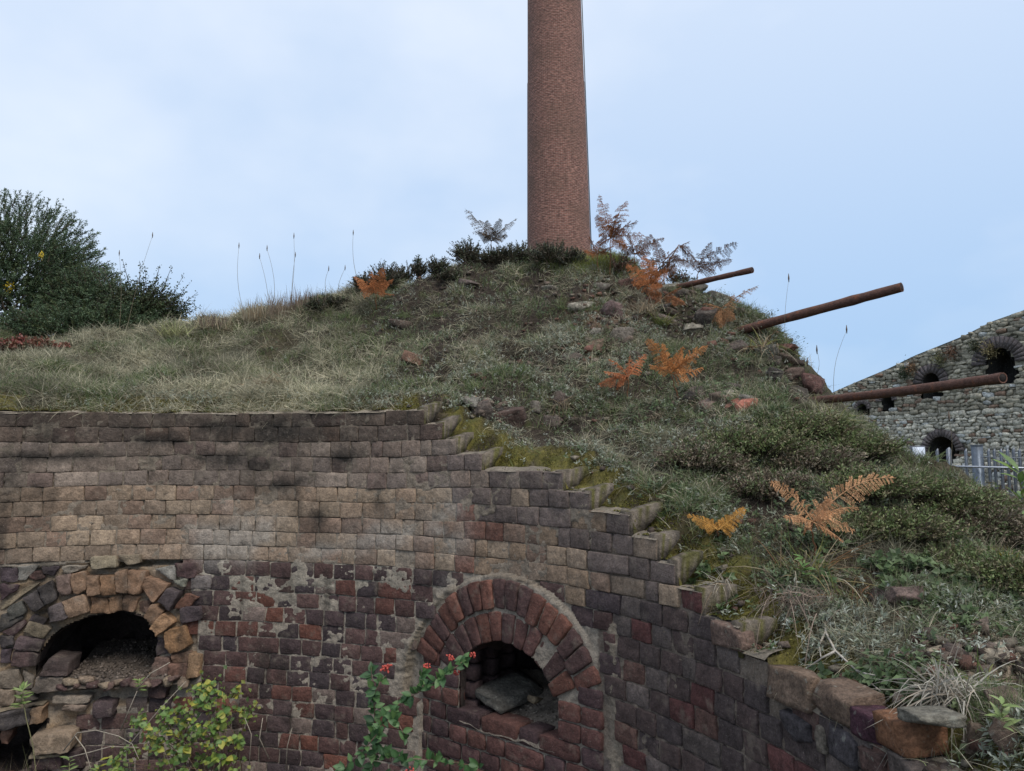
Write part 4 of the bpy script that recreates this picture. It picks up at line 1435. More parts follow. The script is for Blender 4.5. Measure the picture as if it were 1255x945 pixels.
# ================================================================ STONES OF THE RUINED TOP
G1, G2, G3, RD, DK = (.17, .145, .12), (.25, .225, .18), (.12, .095, .08), (.22, .10, .07), (.08, .065, .055)
rocks = [
    (754, 381, 30, 18, (.19, .13, .12), 'purple grey stone with a white flank lying on bare soil below the chimney'),
    (762, 412, 30, 20, G1, 'squarish brown stone with a dark hollow under it, above the orange fern pair'),
    (728, 425, 26, 18, (.18, .125, .09), 'brown stone half buried in grey leaves, left of the orange fern pair'),
    (738, 354, 26, 12, G1, 'flat grey brown stone just under the green grassy crest'),
    (715, 373, 34, 9, G2, 'thin flat slab with light edge sticking out of the slope below the crest'),
    (772, 349, 26, 16, (.13, .075, .06), 'dark reddish stone left of the orange fern on the crest'),
    (818, 392, 36, 14, (.17, .13, .12), 'long pinkish grey slab leaning down the slope under the shortest bar'),
    (851, 403, 26, 13, G2, 'pale wedge shaped stone near the foot of the long bar'),
    (820, 352, 26, 10, G2, 'light grey capstone on the broken crest beside the shortest bar'),
    (837, 359, 24, 14, DK, 'dark block in shadow under the shortest bar'),
    (868, 388, 30, 30, DK, 'dark upright slab between the shortest and the long bar'),
    (797, 360, 30, 12, G1, 'grey flat stone under the ferns on the crest'),
    (885, 360, 28, 12, G1, 'grey flat slab on the right shoulder of the mound'),
    (905, 428, 28, 26, G3, 'dark mossy block below the foot of the long bar'),
    (940, 432, 26, 22, (.14, .13, .11), 'grey mossy block on the right shoulder, under the long bar'),
    (930, 400, 26, 16, G3, 'brown block on the right skyline just below the long bar'),
    (948, 445, 20, 14, DK, 'small dark stone at the steep right edge of the mound'),
    (972, 457, 24, 14, (.16, .11, .09), 'brown stone on the right skyline above the lowest bar'),
    (997, 473, 30, 20, (.13, .07, .06), 'dark red block at the foot of the lowest bar'),
    (978, 480, 22, 16, DK, 'small dark block left of the foot of the lowest bar'),
    (917, 499, 40, 20, (.36, .14, .10), 'bright red angular brick lump among the rubble of the slope'),
    (872, 497, 56, 22, (.17, .12, .10), 'large brown layered stone left of the bright red brick lump'),
    (897, 487, 34, 12, G2, 'grey rough slab resting above the bright red brick lump'),
    (972, 511, 34, 8, (.24, .13, .10), 'thin reddish tile edge lying in the heath below the lowest bar'),
    (900, 476, 26, 10, DK, 'dark crumbling stone in the shade above the grey slab'),
    (850, 480, 24, 14, G3, 'brown stone right of the tall orange fern, in dark soil'),
    (622, 513, 44, 22, (.085, .055, .045), 'dark rectangular fired block standing out of the soil above the moss steps'),
    (592, 503, 26, 22, G3, 'brown crumbly lump left of the dark rectangular block'),
    (573, 490, 20, 12, G1, 'grey brown stone behind the topmost broken step'),
    (582, 487, 13, 6, (.42, .26, .2), 'small pink brick chip behind the topmost broken step'),
    (600, 494, 18, 12, (.22, .18, .14), 'small pale stone above the dark rectangular block'),
    (690, 497, 30, 22, (.13, .10, .085), 'rounded dark stone half covered by dry grass, right of the dark block'),
    (676, 517, 24, 16, G3, 'brown stone under a tuft of dry grass above the moss steps'),
    (655, 498, 20, 14, G1, 'grey stone between the dark block and the rounded dark stone'),
    (505, 441, 28, 16, (.17, .10, .07), 'torn reddish brown clod exposed in the middle of the slope'),
    (492, 397, 28, 12, (.12, .09, .07), 'brown stone bared near the orange fern on the left slope'),
    (560, 441, 20, 10, DK, 'dark stone peeping from grey leaves in the middle of the mound'),
    (672, 352, 22, 8, G2, 'pale flat stone below the dark heath at the chimney foot'),
    (575, 348, 24, 10, (.13, .1, .09), 'brown stone on the skyline left of the chimney'),
    (700, 437, 24, 12, G3, 'dark brown stone left of the half buried brown one'),
    (780, 435, 20, 12, G3, 'dark stone behind the left orange fern'),
    (1118, 729, 80, 26, (.15, .105, .09), 'big reddish brown boulder bedded in the slope under the green bushes'),
    (1236, 862, 60, 40, (.14, .105, .08), 'large brown rubble block in the bank at the right edge'),
    (1195, 842, 30, 14, (.26, .22, .17), 'pale lump of rubble in the bank left of the large brown block'),
    (1150, 800, 30, 12, (.24, .2, .15), 'light crumbly rubble lump above the coping stones'),
    (1222, 800, 50, 18, (.27, .23, .175), 'broad pale rubble lump in the bare bank at the right edge'),
    (1205, 905, 40, 30, (.15, .11, .08), 'brown rubble stone behind the pale dead grass at the lower right'),
    (1240, 915, 50, 50, (.12, .085, .065), 'dark brown rubble stone in the lower right corner'),
]
for i, (px, py, w, h, c, lb) in enumerate(rocks):
    P = hit(px, py + h * .3)
    D_ = P[1]
    sx, sz_ = w * D_ / FPX, h * D_ / FPX
    ac = Acc()
    P = P + (0, sx * .15, sz_ * .18)
    rock_mesh(ac, P, (sx * 1.08, sx * .9, sz_ * 1.25), (rnd.uniform(-.3, .3), rnd.uniform(-.35, .35), rnd.uniform(-.6, .6)), np.array(c) * (.85 if py < 700 else 1), 5 if w < 50 else 8, 900 + i, 8 if w < 50 else 13, .52 if w < 50 else .38)
    tag(ac.build('stone', M_STONE, None, P - (0, 0, sz_ * .5), smooth=False), lb, 'stone', 'loose stones on the ruined top')

rz_where = ['on the bare soil under the crest, left of the short bar', 'on the stony shoulder under the shortest bar', 'near the foot of the long bar', 'in the rubble beside the bright red brick lump',
            'above the topmost broken steps', 'on the steep right edge above the lowest bar', 'just above and left of the orange fern pair']
rz_col = [('grey', (.19, .175, .15)), ('brown', (.12, .09, .07)), ('blackish', (.05, .042, .038)), ('reddish', (.17, .085, .065))]
for i in range(28):
    cx_, cy_, sx_, sy_ = [(775, 372, 50, 26), (835, 382, 40, 26), (895, 400, 26, 20), (870, 490, 55, 10), (600, 502, 36, 10), (950, 450, 12, 20), (735, 425, 36, 20)][i % 7]
    P = hit(rnd.gauss(cx_, sx_ * .6), rnd.gauss(cy_, sy_ * .6))
    s_ = P[1] / FPX * rnd.uniform(13, 24)
    ac = Acc()
    P = P + (0, 0, s_ * .12)
    rock_mesh(ac, P, (s_ * 1.2, s_, s_ * rnd.uniform(.45, .8)), (rnd.uniform(-.4, .4), rnd.uniform(-.4, .4), rnd.uniform(0, 3)), np.array(rz_col[i % 4][1]) * rnd.uniform(.85, 1.1), 4, 1500 + i, 8, .5)
    tag(ac.build('rubble_stone', M_STONE, None, P - (0, 0, s_ * .3), smooth=False), 'small %s broken stone %s' % (rz_col[i % 4][0], rz_where[i % 7]), 'stone', 'small rubble stones strewn over the ruined top')

# ================================================================ VEGETATION
dTH = th[1] - th[0]
dR_ = np.gradient(rr)
cell = (RR * dTH) * dR_[None, :]
PX, PY, DEP = proj(np.stack([X, Y, Z], -1))
inside = (PX > -90) & (PX < 1345) & (PY > 150) & (PY < 1060) & (Y > .5)
wview = np.where(inside, 1.0, .06) * cell / np.clip(DEP, 1.2, 30) ** 1.7
wview = np.where(RR > R0 + 8, 0, wview)
PN = np.stack([X, Y, Z], -1)
gth = np.gradient(PN, axis=0)
grr = np.gradient(PN, axis=1)
NRM = np.cross(grr, gth)
NRM /= np.linalg.norm(NRM, axis=-1)[..., None] + 1e-12
NRM *= np.sign(NRM[..., 2:3] + 1e-9)
facing = -(NRM * PN).sum(-1) / np.linalg.norm(PN, axis=-1)
wview = wview * np.where(facing > -.25, 1, .15)
def blob(cx, cy, rx, ry):
    return np.exp(-((PX - cx) / rx) ** 2 - ((PY - cy) / ry) ** 2)
hol = sstep(-fbm(X * 3.6, Y * 3.6, 0, 92, 4) + .25 * fbm(X * 12, Y * 12, 0, 98, 2), .10, .32)
hol = np.maximum(hol, .9 * sstep(np.abs(fbm(X * 7, Y * 7, 0, 95, 3)), .22, .34)) * (1 - .55 * (1 - sstep(PX, 380, 560)))
z_left = 1 - sstep(PX, 380, 560)
z_mid = sstep(PX, 380, 560) * (PY < 505 + 0 * PX) * (1 - sstep(PX, 930, 1000))
z_heath = inpoly(PX, PY, [(870, 520), (960, 500), (1010, 498), (1100, 540), (1255, 640), (1400, 730), (1400, 770), (1255, 745), (1100, 700), (1010, 650), (920, 610), (850, 560)]).astype(float)
z_low = inpoly(PX, PY, [(780, 590), (900, 620), (1010, 660), (1100, 705), (1255, 745), (1400, 800), (1400, 980), (1100, 960), (1000, 880), (860, 760)]).astype(float)
z_bank = inpoly(PX, PY, [(640, 505), (980, 490), (860, 560), (900, 640), (800, 620), (700, 570)]).astype(float)
bare = np.clip(blob(745, 390, 36, 20) + blob(600, 505, 36, 14) + 1.4 * blob(1185, 815, 100, 42) + .8 * blob(880, 495, 50, 12) + .7 * blob(700, 520, 40, 14) + .7 * blob(830, 375, 40, 20), 0, 1)
DD = RR - R0
tread = 1 - sstep(DD, .10, .24)
SS = TH * R0
steps_m = tread * (SS < 2.9)
clump = fbm(X * 4, Y * 4, 0, 301, 4)
clump2 = fbm(X * 9, Y * 9, 0, 302, 3)
def sample(N, w, seed, hk=.85):
    g = np.random.default_rng(seed)
    p = (wview * w * (1 - hk * hol * (DD > .3))).ravel()
    p = np.clip(p, 0, None)
    p = p / p.sum()
    cdf = np.cumsum(p)
    i = np.searchsorted(cdf, g.random(N))
    i = np.clip(i, 0, len(p) - 1)
    a_, b_ = np.unravel_index(i, X.shape)
    a2, b2 = np.clip(a_, 0, X.shape[0] - 2), np.clip(b_, 0, X.shape[1] - 2)
    fu, fv = g.random(N)[:, None], g.random(N)[:, None]
    P = PN[a2, b2] * (1 - fu) * (1 - fv) + PN[a2 + 1, b2] * fu * (1 - fv) + PN[a2, b2 + 1] * (1 - fu) * fv + PN[a2 + 1, b2 + 1] * fu * fv
    return P, NRM[a2, b2], (a2, b2), g
up3 = np.array((0, 0, 1.0))

# matted dry grass
P, n, ix, g = sample(210000, (1.35 * z_left + .85 * z_mid + .75 * z_bank + .6 * z_low + .9 * z_heath + .1) * (1 - .93 * steps_m) * (1 - .85 * bare) * (1 - .6 * tread) * np.clip(.7 + 1.6 * clump, .12, 2), 1)
N_ = len(P)
tang = np.cross(n, rdir(N_, g))
tang /= np.linalg.norm(tang, axis=1)[:, None]
d0 = tang * g.uniform(.4, 1, (N_, 1)) + n * g.uniform(.15, 1.0, (N_, 1)) + up3 * .15
d0 /= np.linalg.norm(d0, axis=1)[:, None]
d1 = d0 + tang * .4 - up3 * g.uniform(.2, 1.1, (N_, 1))
lnm = mix(.075, .12, z_left[ix][:, None][:, 0])
ln = g.uniform(.5, 1.6, N_) * np.where(z_left[ix] > .5, .115, .08)
base = np.array([(.31, .28, .20), (.22, .205, .14), (.18, .18, .125), (.38, .345, .25), (.13, .125, .085)])[g.integers(0, 5, N_)]
patch = (1 + .75 * fbm(X * 2.6, Y * 2.6, 0, 321, 3))[ix][:, None]
col = base * 1.38 * patch * g.uniform(.65, 1.2, (N_, 1)) * (1 + .4 * clump2[ix][:, None])
acc = Acc()
ribbons(acc, P - n * .006, d0, d1, ln, .0011 + .00042 * np.clip(P[:, 1], 1, 8), col, 3, seed=1)
tag(acc.build('dry_grass', M_GRASS), kind='stuff')

# green grass
crest = blob(735, 326, 60, 12) + .5 * blob(800, 335, 30, 10)
gw = (.9 * z_left + .55 * z_mid + .8 * z_bank + .7 * z_low + .8 * z_heath + .05) * np.clip(.25 + 2.6 * fbm(X * 3, Y * 3, 4, 303, 3), .04, 2) * (1 - .95 * steps_m) * (1 - .9 * bare) + 2.2 * crest + .8 * blob(90, 482, 40, 8) + .7 * blob(940, 425, 40, 18) + 1.0 * blob(812, 392, 18, 10) + .5 * blob(380, 395, 30, 10)
P, n, ix, g = sample(130000, gw, 2)
N_ = len(P)
d0 = n * .6 + up3 * .5 + rdir(N_, g) * .55
d0 /= np.linalg.norm(d0, axis=1)[:, None]
d1 = d0 + rdir(N_, g) * .5 - up3 * g.uniform(0, .9, (N_, 1))
bright = np.clip(crest[ix], 0, 1)[:, None]
col = np.array([(.14, .20, .075), (.115, .165, .065), (.19, .225, .095), (.24, .26, .13), (.09, .145, .06)])[g.integers(0, 5, N_)] * g.uniform(.7, 1.25, (N_, 1))
col = mix(col, (.26, .27, .075), 0) * (1 - bright) + np.array((.26, .28, .07)) * g.uniform(.7, 1.2, (N_, 1)) * bright
acc = Acc()
ribbons(acc, P - n * .005, d0, d1, g.uniform(.035, .10, N_) * (1 + .3 * bright[:, 0]), .0012 + .00045 * np.clip(P[:, 1], 1, 8), col, 2, seed=2)
tag(acc.build('green_grass', M_GRASS), kind='stuff')

# dark dead stems and heath twigs between the leaves
P, n, ix, g = sample(60000, (.25 * z_left + 1.1 * z_mid + 1.1 * z_bank + .9 * z_heath + .7 * z_low + .05) * (1 - .9 * steps_m) * (1 - .5 * bare) * np.clip(.6 - 2 * clump, .1, 2), 3, -.8)
N_ = len(P)
d0 = n * .7 + rdir(N_, g) * .8
d0 /= np.linalg.norm(d0, axis=1)[:, None]
d1 = d0 + rdir(N_, g) * .9
col = np.array([(.06, .045, .035), (.09, .065, .05), (.12, .09, .07), (.16, .13, .11)])[g.integers(0, 4, N_)] * g.uniform(.7, 1.2, (N_, 1))
acc = Acc()
ribbons(acc, P - n * .004, d0, d1, g.uniform(.03, .09, N_), .0010 + .00035 * np.clip(P[:, 1], 1, 8), col, 2, seed=3)
tag(acc.build('dead_stems', M_GRASS), kind='stuff')

# silvery cudweed rosettes and small green leaves
def rosettes(N, w, seed, cols, lo, hi, name, per=8, fl=.45):
    P, n, ix, g = sample(N, w, seed)
    P = np.repeat(P, per, 0)
    n = np.repeat(n, per, 0)
    N_ = len(P)
    cen = np.repeat(g.normal(size=(N, 3)) * .012, per, 0)
    sc_ = np.clip(1.25 - .1 * P[:, 1], .62, 1.05)
    t = np.cross(n, rdir(N_, g))
    t /= np.linalg.norm(t, axis=1)[:, None]
    lift = g.uniform(.0, .9, (N_, 1))
    d = t + n * lift
    L_ = g.uniform(lo, hi, N_) * sc_
    c = np.repeat(np.array(cols)[g.integers(0, len(cols), N)], per, 0) * g.uniform(.7, 1.3, (N_, 1))
    acc = Acc()
    leaves(acc, P + cen * (1, 1, .5) + n * g.uniform(.002, .03, (N_, 1)), d, n + rdir(N_, g) * .4, L_, L_ * fl, c)
    tag(acc.build(name, M_LEAF), kind='stuff')
edge_strip = np.exp(-((DD - .22) / .10) ** 2)
rosettes(17000, (.10 * z_left + 1.2 * z_mid + .55 * z_bank + .15 * z_heath + .6 * z_low + .3 * edge_strip) * np.clip(.5 + 2.4 * fbm(X * 3.3, Y * 3.3, 7, 305, 3), .03, 2) * (1 - .92 * steps_m) * (1 - .8 * bare), 4,
         [(.29, .315, .25), (.22, .245, .185), (.36, .38, .32), (.15, .18, .115), (.20, .22, .17)], .009, .022, 'cudweed', fl=.3)
rosettes(11000, (.25 * z_left + .7 * z_mid + .7 * z_bank + .9 * z_heath + 1.0 * z_low) * np.clip(.2 + 2.6 * fbm(X * 3.0, Y * 3.0, 9, 306, 3), .03, 2) * (1 - .95 * steps_m) * (1 - .8 * bare), 5,
         [(.075, .115, .05), (.10, .14, .06), (.06, .09, .04), (.12, .15, .07)], .009, .024, 'small_leaves', fl=.5)
z_broad = inpoly(PX, PY, [(1060, 690), (1330, 690), (1330, 800), (1255, 790), (1150, 770), (1080, 750)]) * 1.0 + .8 * blob(885, 690, 24, 50) + .5 * blob(900, 500, 50, 20) + .6 * blob(1085, 850, 40, 20) + .5 * blob(1010, 700, 30, 30)
rosettes(3000, z_broad * np.clip(.5 + 2.2 * fbm(X * 5, Y * 5, 3, 309, 3), .05, 2), 8, [(.085, .13, .05), (.11, .16, .065), (.065, .10, .04)], .018, .036, 'broad_leaf_cover', per=7, fl=.6)
# matted tussocks and little heath clumps standing out of the sward
P, n, ix, g = sample(520, (1.0 * z_left + .9 * z_mid + .9 * z_bank + 1.0 * z_heath + .5 * z_low) * (1 - steps_m) * (DD > .32), 11, .2)
N_, m_ = len(P), 70
Q = np.repeat(P, m_, 0) + g.normal(size=(N_ * m_, 3)) * (.03, .03, .004)
nn_ = np.repeat(n, m_, 0)
d0 = nn_ * .35 + up3 * .5 + rdir(N_ * m_, g) * .75
d0 /= np.linalg.norm(d0, axis=1)[:, None]
d1 = d0 - up3 * g.uniform(.3, 1.8, (N_ * m_, 1))
tc_ = np.array([(.34, .305, .22), (.24, .23, .15), (.15, .19, .085), (.20, .22, .12), (.13, .115, .085), (.28, .23, .16)])[g.integers(0, 6, N_)]
col = np.repeat(tc_, m_, 0) * g.uniform(.6, 1.35, (N_ * m_, 1))
acc = Acc()
ribbons(acc, Q, d0, d1, np.repeat(g.uniform(.05, .16, N_), m_) * g.uniform(.5, 1.15, N_ * m_), .0012 + .0004 * np.clip(Q[:, 1], 1, 8), col, 3, seed=11)
tag(acc.build('tussocks', M_GRASS), kind='stuff')
P, n, ix, g = sample(420, (.5 * z_left + 1.1 * z_mid + .9 * z_bank + .2 * z_low) * (1 - steps_m) * (DD > .32) * np.clip(.5 + 2 * clump2, .05, 2), 12, 0)
N_, m_ = len(P), 60
nn_ = np.repeat(n, m_, 0)
Q = np.repeat(P, m_, 0) + nn_ * (g.uniform(0, 1, (N_ * m_, 1)) ** .7) * np.repeat(g.uniform(.02, .07, (N_, 1)), m_, 0) + g.normal(size=(N_ * m_, 3)) * .028
tc_ = np.array([(.07, .10, .045), (.10, .13, .06), (.10, .08, .055), (.13, .15, .09), (.06, .065, .04), (.17, .19, .13)])[g.integers(0, 6, N_)]
acc = Acc()
leaves(acc, Q, rdir(N_ * m_, g) + nn_ * .5, rdir(N_ * m_, g), g.uniform(.010, .022, N_ * m_), .0055, np.repeat(tc_, m_, 0) * g.uniform(.6, 1.4, (N_ * m_, 1)))
tag(acc.build('heath_clumps', M_LEAF), kind='stuff')
# moss on the treads and along the wall top
P, n, ix, g = sample(26000, (2.2 * (1 - sstep(DD, .10, .22)) + .12 * z_low) * np.clip(.6 + 2 * fbm(X * 9, Y * 9, 2, 307, 2), .05, 2), 6)
N_ = len(P)
col = np.array([(.15, .145, .03), (.12, .11, .025), (.19, .175, .05), (.09, .075, .02)])[g.integers(0, 4, N_)] * g.uniform(.6, 1.3, (N_, 1))
acc = Acc()
leaves(acc, P, n + rdir(N_, g) * .9, rdir(N_, g), g.uniform(.005, .012, N_), .005, col)
tag(acc.build('moss', M_GRASS), kind='stuff')
# crumbs, fallen leaves and small rubble
crag = blob(800, 375, 110, 45) + .8 * blob(740, 420, 60, 30) + .6 * blob(960, 455, 40, 30) + .6 * blob(560, 350, 60, 14)
P, n, ix, g = sample(3600, bare + .10 * z_mid + .1 * z_low + .05 * steps_m + .8 * crag * (.3 + hol), 7, -1.0)
acc = Acc()
for i in range(len(P)):
    s_ = g.uniform(.01, .05) * (1.5 if g.random() < .12 else 1)
    rock_mesh(acc, P[i] + n[i] * s_ * .2, (s_, s_ * g.uniform(.6, 1), s_ * .6), None, np.array([(.13, .10, .08), (.08, .06, .05), (.2, .17, .13), (.15, .08, .06)][g.integers(0, 4)]) * g.uniform(.7, 1.2), 1, 3000 + i)
tag(acc.build('rubble', M_STONE, smooth=False), kind='stuff')

# ---------------------------------------------------------------- bushes made of shoots
def shoots(acc_t, acc_l, roots, tips, nl, ll, lw_, cols, twc, g, spiky=True, rad=.004, bend=.1):
    n = len(roots)
    ln = np.linalg.norm(tips - roots, axis=1)
    d = (tips - roots) / (ln[:, None] + 1e-9)
    b = rdir(n, g)
    ribbons(acc_t, roots, d + b * bend, d - b * bend * .5, ln, rad * 2, np.array(twc) * g.uniform(.7, 1.2, (n, 1)), 3, seed=int(g.integers(1e6)))
    m = n * nl
    k = np.repeat(np.arange(n), nl)
    t = g.uniform(.15, 1.02, m)
    P = roots[k] + ln[k][:, None] * ((d + b * bend)[k] * (t * (1 - .5 * t))[:, None] + (d - b * bend * .5)[k] * (.5 * t * t)[:, None])
    dr = rdir(m, g) + d[k] * (.9 if spiky else .5)
    c = np.array(cols)[g.integers(0, len(cols), n)][k] * g.uniform(.65, 1.35, (m, 1))
    L_ = g.uniform(.6, 1.2, m) * ll
    leaves(acc_l, P, dr, rdir(m, g), L_, lw_, c, fold=.1)
def bush(name, label, cat, cen, rad, n, nl, ll, lw_, cols, seed, twc=(.08, .06, .045), shoot=.25, spiky=True, group=None, lean=(0, 0, .3), fill=.35, flowers=None):
    g = np.random.default_rng(seed)
    cen, rad = np.array(cen, float), np.array(rad, float)
    t = thing(name, label, cat, cen - (0, 0, rad[2]), group)
    dirs = rdir(n, g)
    dirs[:, 2] = np.abs(dirs[:, 2]) * 1.0 - .35
    dirs /= np.linalg.norm(dirs, axis=1)[:, None]
    lump = 1 + .28 * fbm(dirs[:, 0] * 2.2 + seed, dirs[:, 1] * 2.2, dirs[:, 2] * 2.2, 15, 3)
    rr_ = g.uniform(fill, 1, n) ** .6
    tips = cen + dirs * rad * (rr_ * lump)[:, None]
    sdir = dirs * (1, 1, .8) + np.array(lean) + rdir(n, g) * .35
    sdir /= np.linalg.norm(sdir, axis=1)[:, None]
    sl = shoot * g.uniform(.6, 1.25, n)
    roots = tips - sdir * sl[:, None]
    at_, al = Acc(), Acc()
    shoots(at_, al, roots, tips + sdir * .0, nl, ll, lw_, cols, twc, g, spiky)
    # main stems from the foot
    for i in range(9):
        j = g.integers(n)
        foot = cen - (0, 0, rad[2]) + (g.normal() * rad[0] * .15, g.normal() * rad[1] * .15, 0)
        m_ = (foot + roots[j]) / 2 + rdir(1, g)[0] * rad * .12
        tube(at_, [foot, m_, roots[j]], [rad[2] * .016, rad[2] * .012, rad[2] * .005], twc, 5)
    at_.build('stem', M_TWIG, t)
    al.build('foliage', M_LEAF, t)
    if flowers:
        for px, py in flowers:
            af = Acc()
            p = at(px, py, cen[1] - rad[1] * .75)
            leaves(af, p + g.normal(size=(30, 3)) * .02, rdir(30, g), rdir(30, g), .02, .015, (.55, .4, .03))
            af.build('flowers', M_LEAF, t, kind='stuff')
    return t
GORSE = [(.07, .11, .055), (.085, .13, .065), (.11, .16, .085), (.05, .08, .04), (.085, .11, .045)]
bush('gorse_bush', 'large dark green gorse bush with spiky shoots at the left edge of the mound', 'bush', at(2, 350, 7.9), (1.08, .9, .98), 5200, 30, .030, .008, GORSE, 21, shoot=.17, flowers=[(10, 348), (52, 313), (12, 352)])
bush('gorse_bush', 'low spreading gorse shoots at the foot of the large gorse bush', 'bush', at(110, 405, 7.3), (1.0, .5, .30), 2300, 26, .026, .008, GORSE, 22, shoot=.15)
bush('gorse_bush', 'small spiky gorse shoulder leaning out beside the leafy dark shrub', 'bush', at(100, 372, 7.6), (.52, .4, .40), 1100, 26, .026, .008, GORSE, 23, shoot=.15)
DARKL = [(.04, .06, .025), (.055, .075, .03), (.07, .085, .035), (.03, .045, .02)]
t = bush('leafy_shrub', 'dark small-leaved shrub with thin arching twigs against the sky, right of the gorse', 'shrub', at(178, 378, 7.5), (.46, .45, .34), 900, 17, .024, .015, DARKL, 24, shoot=.28, spiky=False, fill=.3, lean=(.35, 0, .25))
g = np.random.default_rng(77)
at_, al = Acc(), Acc()
for px0, py0, px1, py1 in [(150, 395, 125, 325), (165, 380, 150, 318), (180, 380, 178, 330), (190, 385, 210, 328), (200, 390, 232, 348), (205, 395, 240, 360), (170, 370, 172, 322), (195, 395, 225, 338), (185, 375, 196, 325), (205, 402, 245, 376), (140, 380, 112, 330)]:
    A0, A1_ = at(px0, py0, 7.5), at(px1, py1, 7.4)
    mid = (A0 + A1_) / 2 + (0, 0, .04)
    ts = np.linspace(0, 1, 9)[:, None]
    pts = A0 * (1 - ts) ** 2 + 2 * mid * ts * (1 - ts) + A1_ * ts ** 2
    tube(at_, pts, np.linspace(.005, .0018, 9), (.07, .05, .04), 4)
    k = g.integers(0, 9, 46)
    leaves(al, pts[k] + g.normal(size=(46, 3)) * .012, rdir(46, g), rdir(46, g), .024, .013, np.array(DARKL)[g.integers(0, 4, 46)] * .9)
at_.build('twig', M_TWIG, t)
al.build('leaf_spray', M_LEAF, t, kind='stuff')
bush('red_leaf_shrub', 'low patch of red and brown leaves under the gorse at the left edge', 'shrub', hit(32, 432) + (0, 0, .05), (.36, .2, .08), 220, 12, .03, .02, [(.20, .06, .045), (.15, .07, .045), (.12, .09, .05), (.22, .11, .07)], 25, shoot=.1, spiky=False)
HEATH = [(.06, .062, .04), (.08, .075, .045), (.065, .085, .04), (.10, .085, .06), (.045, .05, .035)]
for i, (px, py, w, h, lb) in enumerate([
    (470, 333, 30, 46, 'dark upright heather bush, tallest on the left skyline, behind the orange fern'), (445, 345, 18, 30, 'small dark heather sprig at the left of the orange fern'),
    (492, 330, 22, 34, 'dark heather bush between the tallest left one and the twin sprigs'), (513, 325, 14, 34, 'slim dark heather sprig, left one of two on the skyline'),
    (537, 322, 18, 38, 'bushy dark heather sprig, right one of two on the skyline'), (572, 305, 26, 44, 'dark leafy heather under the grey dead fern, left of the chimney'),
    (605, 312, 34, 30, 'wide dark heather clump below the grey dead fern'), (640, 306, 30, 38, 'dense dark heather hiding the left foot of the chimney'),
    (672, 305, 34, 40, 'dense dark heather in front of the middle of the chimney foot'), (700, 312, 24, 30, 'olive dark heather hiding the right foot of the chimney'),
    (552, 335, 18, 22, 'low dark heather between sprigs and the dead grey fern'), (408, 368, 24, 22, 'low brown heather on the left slope skyline'),
    (385, 372, 16, 30, 'little dark leafy sprig among dry stalks on the left skyline')]):
    P = hit(px, py + h * .5)
    D_ = P[1]
    s_ = D_ / FPX
    bush('heather', lb, 'heather', P + (0, 0, h * .36 * s_), (w * .95 * s_, w * .7 * s_, h * .5 * s_), int(50 + w * 5.5), 20, .016, .007, HEATH, 100 + i, shoot=h * .36 * s_, spiky=False, group='heather along the skyline', lean=(.15 * math.sin(i * 2.1), 0, .7), fill=.15)

# dense low green bushes on the right flank
GR = [(.13, .17, .06), (.16, .20, .075), (.10, .14, .05), (.19, .20, .09), (.15, .14, .075), (.2, .17, .1)]
BRN = [(.16, .12, .085), (.2, .155, .11), (.13, .14, .07), (.13, .16, .07), (.24, .2, .14)]
for i, (px, py, w, h, cols, lb) in enumerate([
    (920, 540, 120, 50, GR, 'bushy green heath low on the slope under the bright red brick lump'), (985, 520, 90, 44, GR, 'rounded green heath bush below the foot of the lowest bar'),
    (1040, 545, 95, 40, GR, 'green heath bush on the right skyline, left of the notice board'), (1090, 592, 105, 40, GR, 'green heath bush just in front of the notice board'),
    (860, 560, 80, 46, BRN, 'brown green heath left of the dry fern with the long frond'), (1150, 610, 120, 56, GR, 'green heath bush below the thick fence post, right of the long dry frond'),
    (1215, 645, 110, 60, BRN, 'brownish heath bush in front of the fence at the right edge'), (1090, 640, 120, 60, GR, 'large green heath bush to the right of the dry fern with the long frond'),
    (1180, 690, 130, 60, GR, 'green heath bush above the reddish boulder, near the right edge'), (940, 590, 100, 46, BRN, 'matted brown heath directly behind the left drooping frond'),
    (1250, 700, 90, 60, GR, 'dense leafy green heath bush cut by the right edge'), (1060, 590, 90, 50, GR, 'green heath bush behind the long pale frond'),
    (1000, 565, 90, 44, BRN, 'dark brownish heath in the hollow above the large dry fern')]):
    P = hit(px, py + h * .25)
    D_ = P[1]
    s_ = D_ / FPX
    bush('heath_bush', lb, 'bush', P + (0, 0, h * .12 * s_), (w * .75 * s_, w * .6 * s_, h * .55 * s_), int(620 + w * 6), 17, .016, .006, cols, 200 + i, shoot=.13, spiky=True, group='low heath bushes on the right flank', lean=(.25, -.2, .5), fill=.15)

